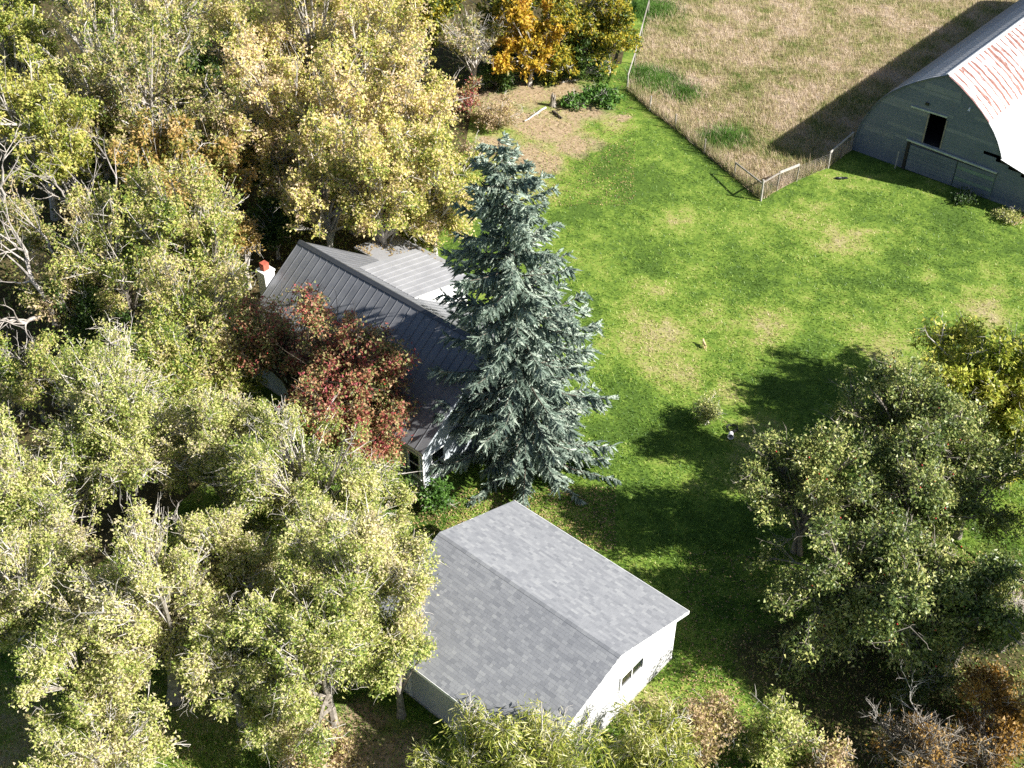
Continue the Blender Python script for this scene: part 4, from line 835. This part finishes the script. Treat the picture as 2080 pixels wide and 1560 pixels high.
# blue spruce
def spruce(name, label, base, H, Rb, seed, mat, step=.45, per=8, fine=1., lean=(0, 0)):
    r = np.random.default_rng(seed)
    root = tag(empty(name, (base[0], base[1], 0)), label, 'tree')
    parts = [tubes(np.array([[[0, 0, -.1], [0, 0, H*.3], [lean[0]*.5, lean[1]*.5, H*.65], [lean[0], lean[1], H]]]), np.array([[.27, .2, .11, .015]]), 8)]
    A, B_, Lb = [], [], []
    z = .5
    while z < H*.995:
        f = 1-z/H; n = max(3, int(per*(.45+.65*f)))
        a0 = r.uniform(0, 6.28)
        for k in range(n):
            L = Rb*(f**.5)*r.uniform(.55, 1.14)+.1; an = a0+k*6.283/n+r.normal(0, .22)
            A.append((z+r.normal(0, .12), an, L)); 
        z += step*(.6+.5*f)
    A = np.array(A); nb = len(A); zz, an, L = A.T
    dx = np.stack([np.cos(an), np.sin(an), np.zeros(nb)], 1)
    t = np.linspace(0, 1, 7)
    fdown = (1-zz/H)
    rise = (.42-.95*fdown)[:, None]*t[None]*L[:, None] + (.30*fdown)[:, None]*(t[None]**2.6)*L[:, None]
    P = np.array([0, 0, 1.])*zz[:, None, None]+dx[:, None]*(t[None]*L[:, None])[..., None]
    P[..., 2] += rise; P += np.array([lean[0], lean[1], 0])*((zz/H)**1.3)[:, None, None]; P[..., 2] = np.maximum(P[..., 2], .12)
    parts.append(tubes(P, (np.linspace(1, .2, 7)[None]*(.012+.011*L[:, None])), 4))
    obj('trunk', parts, M['barkdark'], root)
    # branchlets: clothed in needle tufts
    nbl = np.maximum(8, (L*19*fine).astype(int)); bi = np.repeat(np.arange(nb), nbl); m = len(bi)
    f = r.uniform(.0, 1., m)**.8; f6 = np.clip(f*6, 0, 5.999); i6 = f6.astype(int); fr = (f6-i6)[:, None]
    p0 = P[bi, i6]*(1-fr)+P[bi, i6+1]*fr
    tang = unit(P[bi, i6+1]-P[bi, i6]); side = unit(np.cross(tang, [0, 0, 1.]))*r.choice([-1, 1], m)[:, None]
    bd = unit(tang*.8+side*r.uniform(.2, 1.0, m)[:, None]+np.stack([r.normal(0, .15, m), r.normal(0, .15, m), r.normal(-.55, .35, m)], 1))
    bl = (.24+.38*np.minimum(L[bi], 3)/3)*r.uniform(.6, 1.3, m)*(1.15-.45*f)
    tipm = r.random(m) < .12
    ntf = 13
    q = np.repeat(np.arange(m), ntf); s = r.random(len(q))
    pos = p0[q]+bd[q]*(bl[q]*s)[:, None]; pos[:, 2] -= .12*bl[q]*s*s
    rd = unit(r.normal(0, 1, (len(q), 3))); nd = unit(bd[q]*1.0+rd*.8+np.array([0, 0, .15]))
    ll = r.uniform(.10, .18, len(q)); ww = ll*r.uniform(.3, .46, len(q))
    bp = np.stack([p0, p0+bd*bl[:, None]*.55, p0+bd*bl[:, None]*1.05], 1); bp[:, 1, 2] -= .04*bl; bp[:, 2, 2] -= .12*bl
    core = tubes(bp, np.tile([.035, .06, .012], (m, 1))*r.uniform(.7, 1.2, m)[:, None], 3)
    obj('crown', [core, trileaves(pos, nd, rd, ll, ww)], M[mat], root)
    # cones
    return root
spruce('blue_spruce', 'tall blue spruce standing between house and garage', at(1072, 936), 17.2, 4.3, 11, 'spruce', lean=(-.95, -.85))
spruce('dark_conifer', 'small dark green conifer tip in the top left corner woods', at(85, 190), 11.5, 2.2, 12, 'conifer', .6, 5, .6)

# dead limbs and bare trunks in the woods
def dead_limb(name, label, pts, r0, seed, mat='deadwood', nbr=7, cat='dead tree', blen=1.3):
    r = np.random.default_rng(seed); pts = np.array(pts, float)
    root = tag(empty(name, (pts[0][0], pts[0][1], 0)), label, cat, 'dead limbs and bare stems')
    tt = np.linspace(0, len(pts)-1, 12); i = np.minimum(tt.astype(int), len(pts)-2); f = (tt-i)[:, None]
    P = pts[i]*(1-f)+pts[i+1]*f; P[1:-1] += r.normal(0, .06, (10, 3)); P -= np.array(root.location)
    parts = [tubes(P[None], np.linspace(r0, r0*.25, 12)[None], 6)]
    cur = [(P[k], unit(P[min(k+1, 11)]-P[k-1]), r0*(.6-.03*k)) for k in r.integers(3, 12, nbr)]
    for lev in range(3):
        nxt = []; Bs, Rs = [], []
        for p, d, rr in cur:
            e = p+unit(d+r.normal(0, .55, 3)+np.array([0, 0, .15]))*blen*(.62**lev)*r.uniform(.7, 1.3)
            mm = (p+e)/2+r.normal(0, .1*blen*(.6**lev), 3); bz = bez(p[None], mm[None], e[None], 5)[0]
            Bs.append(bz); Rs.append(np.linspace(rr, rr*.45, 5))
            for _ in range(2 if lev < 2 else 0):
                k = r.integers(2, 5); nxt.append((bz[k], unit(e-p), rr*.55))
        parts.append(tubes(np.array(Bs), np.array(Rs), 4)); cur = nxt
    obj('trunk', parts, M[mat], root); return root
def L3(*q): return [at(u, v, z) for u, v, z in q]
dead_limb('dead_tree', 'bent bare trunk with pale bark at the left edge of the woods', L3((112, 660, 3.), (95, 610, 4.6), (60, 560, 5.6), (52, 510, 6.2), (20, 490, 6.8)), .15, 1, nbr=10, blen=1.6)
dead_limb('dead_tree', 'white dead branches rising above the box elders', L3((165, 455, 5.8), (140, 410, 7.2), (115, 375, 8.4), (100, 350, 9.2)), .08, 2)
dead_limb('dead_tree', 'forked white dead stem in front of the orange maple', L3((182, 450, 5.6), (180, 400, 7.2), (165, 365, 8.2)), .07, 3, nbr=5)
dead_limb('dead_tree', 'curved white dead branch left of the orange maple', L3((222, 420, 6.), (238, 370, 7.4), (222, 325, 8.6), (200, 310, 9.)), .07, 4, nbr=4)
dead_limb('dead_tree', 'white snag at the left picture edge above the bent trunk', L3((12, 430, 5.5), (2, 370, 7.2), (8, 320, 8.6), (12, 290, 9.4)), .09, 5, nbr=6)
dead_limb('dead_tree', 'broken pale limb hanging in the dark hollow of the woods', L3((175, 778, 3.2), (200, 765, 3.6), (215, 735, 4.4), (240, 712, 5.2)), .14, 6, nbr=6, blen=.9)
dead_limb('dead_tree', 'white dead fork over the middle of the left woods', L3((110, 520, 5.2), (85, 470, 6.4), (45, 430, 7.4)), .08, 7, nbr=5)
dead_limb('dead_tree', 'horizontal pale dead limb among the box elders', L3((255, 535, 5.6), (215, 528, 5.9), (185, 512, 6.3), (145, 515, 6.6)), .08, 8, nbr=5, blen=.9)
dead_limb('dead_tree', 'grey dead twigs beside the chimney end of the house', L3((505, 640, 2.5), (475, 640, 3.3), (450, 620, 4.), (440, 590, 4.6)), .06, 9, nbr=6, blen=.8)
dead_limb('dead_tree', 'pale birch trunk at the shaded side of the yellow grove', L3((512, 345, .5), (505, 300, 2.6), (500, 240, 5.4), (497, 200, 7.)), .12, 10, 'barkpale', nbr=4)
dead_limb('dead_tree', 'bare grey stem standing up through the lower right shrubs', L3((1910, 1540, .2), (1890, 1500, 1.), (1860, 1440, 2.2), (1852, 1405, 3.)), .05, 11, 'barkpale', nbr=9, blen=.7)
dead_limb('dead_tree', 'tangled bare branch left of the grey stem in the lower right', L3((1815, 1500, .2), (1800, 1475, .9), (1775, 1460, 1.5)), .045, 12, 'barkpale', nbr=8, blen=.7)
dead_limb('dead_tree', 'small dead fork between the pale maples at lower left', L3((365, 1100, 4.4), (362, 1080, 4.9), (360, 1050, 5.6)), .045, 13, nbr=5, blen=.6)
dead_limb('dead_tree', 'dead grey twigs under the apple tree nearest the lawn', L3((1640, 1060, .9), (1620, 1085, 1.), (1600, 1100, 1.1)), .045, 14, nbr=8, blen=.8)

dead_limb('dead_tree', 'pale bare limb stretching to the left edge below the bent trunk', L3((80, 645, 3.6), (50, 655, 4.2), (20, 650, 4.8), (-20, 648, 5.2)), .11, 15, nbr=7, blen=1.1)
dead_limb('dead_tree', 'spray of bare grey twigs in the shaded hollow at the left edge', L3((60, 770, 2.0), (45, 745, 2.8), (20, 730, 3.4)), .06, 16, 'barkpale', nbr=14, blen=1.1)
# undergrowth and fallen leaves in the woods
P = scatter(110000, -200, 1280, -140, 900); P = P[outside(P, .3) & inpoly(P, woods_pts) & ~inpoly(P, dirt_pts)]
dn = np.sin(P[:, 0]*.55+np.sin(P[:, 1]*.5))*np.sin(P[:, 1]*.47+1.7*np.sin(P[:, 0]*.31)); P = P[rng.random(len(P)) < .45+.55*dn]; n = len(P)
P[:, 2] = rng.random(n)**1.3*(1.2+1.6*np.clip(np.sin(P[:, 0]*1.1)*np.sin(P[:, 1]*1.3+1), 0, 1))
tag(obj('undergrowth', [trileaves(P, rng.normal(0, 1, (n, 3)), unit(rng.normal(0, .5, (n, 3))+[0, 0, 1]), rng.uniform(.12, .26, n), rng.uniform(.08, .16, n))], M['under']), 'dark leafy undergrowth beneath the woods', 'undergrowth', kind='stuff')
def litter(name, label, regions, m):
    Ps = []
    for (u0, u1, v0, v1), k in regions:
        Ps.append(scatter(k, u0, u1, v0, v1))
    P = np.concatenate(Ps); P = P[outside(P, .05)]; n = len(P); P[:, 2] = rng.uniform(.02, .07, n)
    o = obj(name, [kites(P, np.stack([rng.normal(0, 1, n), rng.normal(0, 1, n), rng.normal(0, .25, n)], 1), unit(rng.normal(0, .35, (n, 3))+[0, 0, 1]), rng.uniform(.06, .13, n), rng.uniform(.04, .09, n))], M['litter'])
    tag(o, label, 'leaves', kind='stuff')
litter('leaf_litter', 'fallen brown leaves scattered under the trees', [((-100, 900, 0, 1600), 12000), ((1380, 2200, 1120, 1700), 7000), ((900, 1290, 160, 420), 5000), ((840, 1250, 990, 1120), 3500), ((900, 1500, 1350, 1700), 3000)], 0)

# ------------------------------------------------------------------ small things
# logs and stump on the dirt
def log(name, label, a, b, r0, mat, seed):
    r = np.random.default_rng(seed); a = np.array(a); b = np.array(b); root = tag(empty(name, a), label, 'log', 'logs lying on the dirt')
    t = np.linspace(0, 1, 7)[:, None]; P = (b-a)*t+r.normal(0, .03, (7, 3)); rr = np.linspace(r0, r0*.55, 7)
    P = np.concatenate([P[:1], P, P[-1:]]); rr = np.concatenate([[.002], rr, [.002]])
    obj('log_body', [tubes(P[None], rr[None], 8)], M[mat], root)
    k = 3; s0 = P[r.integers(3, 7, k)]; e0 = s0+unit(r.normal(0, 1, (k, 3))+[0, 0, .8])*r.uniform(.25, .55, k)[:, None]
    for j in range(k): obj('broken_branch', [tubes(bez(s0[j:j+1], (s0[j:j+1]+e0[j:j+1])/2, e0[j:j+1], 4), np.array([[.035, .03, .02, .004]]), 5)], M[mat], root)
log('fallen_log', 'pale fallen log lying on the bare dirt', at(1108, 219, .12), at(1066, 246, .08), .085, 'barkpale', 1)
log('fallen_log', 'dark charred log lying right of the pale one', at(1122, 226, .1), at(1142, 240, .08), .10, 'barkdark', 2)
log('fallen_log', 'thin grey pole lying across the upper dirt patch', at(1140, 167, .08), at(1190, 158, .08), .05, 'barkpale', 3)
st_ = tag(empty('tree_stump', at(1123, 215)), 'weathered broken stump beside the fallen logs', 'stump')
ns = 10; aa = np.linspace(0, 6.283, ns, endpoint=False); hh = .75+.25*np.sin(aa*3)+.12*np.cos(aa*7)
ring = lambda rr, z: np.stack([rr*np.cos(aa), rr*np.sin(aa), np.broadcast_to(z, aa.shape)], 1)
V = np.concatenate([ring(.30, -.05), ring(.2, .25), ring(.17, hh), ring(.10, hh-.12), [[0, 0, .5]]])
F = [[l*ns+i, l*ns+(i+1) % ns, (l+1)*ns+(i+1) % ns, (l+1)*ns+i] for l in range(3) for i in range(ns)]+[[3*ns+i, 3*ns+(i+1) % ns, 4*ns] for i in range(ns)]
obj('stump_body', [(V, F)], M['bark'], st_)

# white bucket half on its side with a dark hose coil, by the bush
bk = tag(empty('tipped_bucket', at(1484, 884)), 'white bucket tipped over in the shade beside the round bush', 'bucket', )
bk.rotation_euler = (R(78), 0, R(30)); bk.location.z = .13
n16 = 18; aa = np.linspace(0, 6.283, n16, endpoint=False)
rg = lambda rr, z: np.stack([rr*np.cos(aa), rr*np.sin(aa), np.full(n16, z)], 1)
V = np.concatenate([rg(.115, 0), rg(.145, .34), rg(.155, .345), rg(.155, .37), rg(.138, .37), rg(.108, .012)])
F = [[l*n16+i, l*n16+(i+1) % n16, (l+1)*n16+(i+1) % n16, (l+1)*n16+i] for l in range(5) for i in range(n16)]+[list(range(n16))[::-1], list(range(5*n16, 6*n16))]
obj('pail', [(V, F)], M['white'], bk)
hb = np.linspace(0, math.pi, 12); obj('handle', [tubes(np.stack([.15*np.cos(hb), .17*np.sin(hb), .33+0*hb], 1)[None], np.full((1, 12), .005), 5)], M['wire'], bk)
hc = at(1487, 872); hs2 = tag(empty('hose_coil', hc), 'dark garden hose coil lying behind the tipped bucket', 'hose')
th = np.linspace(0, 6.283*3.2, 80); rr = .26+.03*np.sin(th*1.3); obj('hose', [tubes(np.stack([rr*np.cos(th), rr*np.sin(th), .03+th*.006], 1)[None], np.full((1, 80), .018), 6)], M['black'], hs2)
# black scrap near the barn corner
p_ = at(1710, 363); sc_ = tag(empty('plastic_scrap', p_), 'crumpled black plastic scrap on the grass by the barn corner', 'scrap')
gx, gy = np.meshgrid(np.linspace(-.42, .42, 9), np.linspace(-.16, .16, 5)); rz = np.random.default_rng(5)
V = np.stack([gx+.04*rz.normal(0, 1, gx.shape), gy*(1-.5*np.abs(gx)/.42)+.03*rz.normal(0, 1, gx.shape), .06+.05*rz.random(gx.shape)], -1).reshape(-1, 3)
F = np.array([[i*9+j, i*9+j+1, (i+1)*9+j+1, (i+1)*9+j] for i in range(4) for j in range(8)])
V2 = V.copy(); V2[:, 2] -= .03; o = obj('sheet', [(V, F), (V2, F[:, ::-1])], M['black'], sc_); o.rotation_euler = (0, 0, R(45))
# leaning rusty pole at the right edge
pa, pb = at(2058, 458, .0), at(2085, 436, .55); pl = tag(empty('steel_pole', pa), 'rusty steel pole leaning in the weeds by the barn', 'pole')
obj('shaft', [tubes(np.array([[[0, 0, -.05], (pb-pa)*.5, (pb-pa)*1.6, (pb-pa)*1.601]]), np.array([[.035, .035, .035, .001]]), 8)], M['rustpole'], pl)

# cat crossing the dry grass: one continuous skinned body
ct = at(1430, 705); cr = tag(empty('cat', ct, YAW+R(12)), 'cream orange cat walking on the dry lawn patch', 'cat')
t = NT('cat_fur'); f = t.noise(t.ob(), 9, 3); M['fur'] = t.fin(t.ramp(f, [(.35, (.62, .38, .17)), (.65, (.80, .66, .44))]), .8, 0, .2)
J = [((0, -.13, .25), .062), ((0, 0, .25), .07), ((0, .12, .262), .062), ((0, .19, .30), .04), ((0, .25, .335), .05), ((0, .30, .325), .026),   # pelvis, belly, chest, neck, head, muzzle
     ((0, -.20, .265), .022), ((0, -.30, .31), .017), ((0, -.38, .39), .014),                                                                # tail
     ((.045, .13, .15), .026), ((.045, .15, .075), .018), ((.045, .165, .012), .02), ((-.045, .12, .15), .026), ((-.045, .08, .08), .018), ((-.045, .075, .012), .02),
     ((.045, -.12, .17), .036), ((.05, -.155, .09), .019), ((.05, -.13, .012), .02), ((-.045, -.13, .17), .036), ((-.05, -.19, .09), .019), ((-.05, -.18, .012), .02),
     ((.032, .245, .395), .008), ((-.032, .245, .395), .008)]
E_ = [(0, 1), (1, 2), (2, 3), (3, 4), (4, 5), (0, 6), (6, 7), (7, 8), (2, 9), (9, 10), (10, 11), (2, 12), (12, 13), (13, 14), (0, 15), (15, 16), (16, 17), (0, 18), (18, 19), (19, 20), (4, 21), (4, 22)]
me = bpy.data.meshes.new('body'); me.from_pydata([j[0] for j in J], E_, []); me.materials.append(M['fur'])
bo = link(bpy.data.objects.new('body', me), cr); sk = bo.modifiers.new('skin', 'SKIN'); ss = bo.modifiers.new('smooth', 'SUBSURF'); ss.levels = ss.render_levels = 2
for i, (p, rr) in enumerate(J):
    s_ = me.skin_vertices[0].data[i]; s_.radius = (rr, rr); s_.use_root = (i == 0)
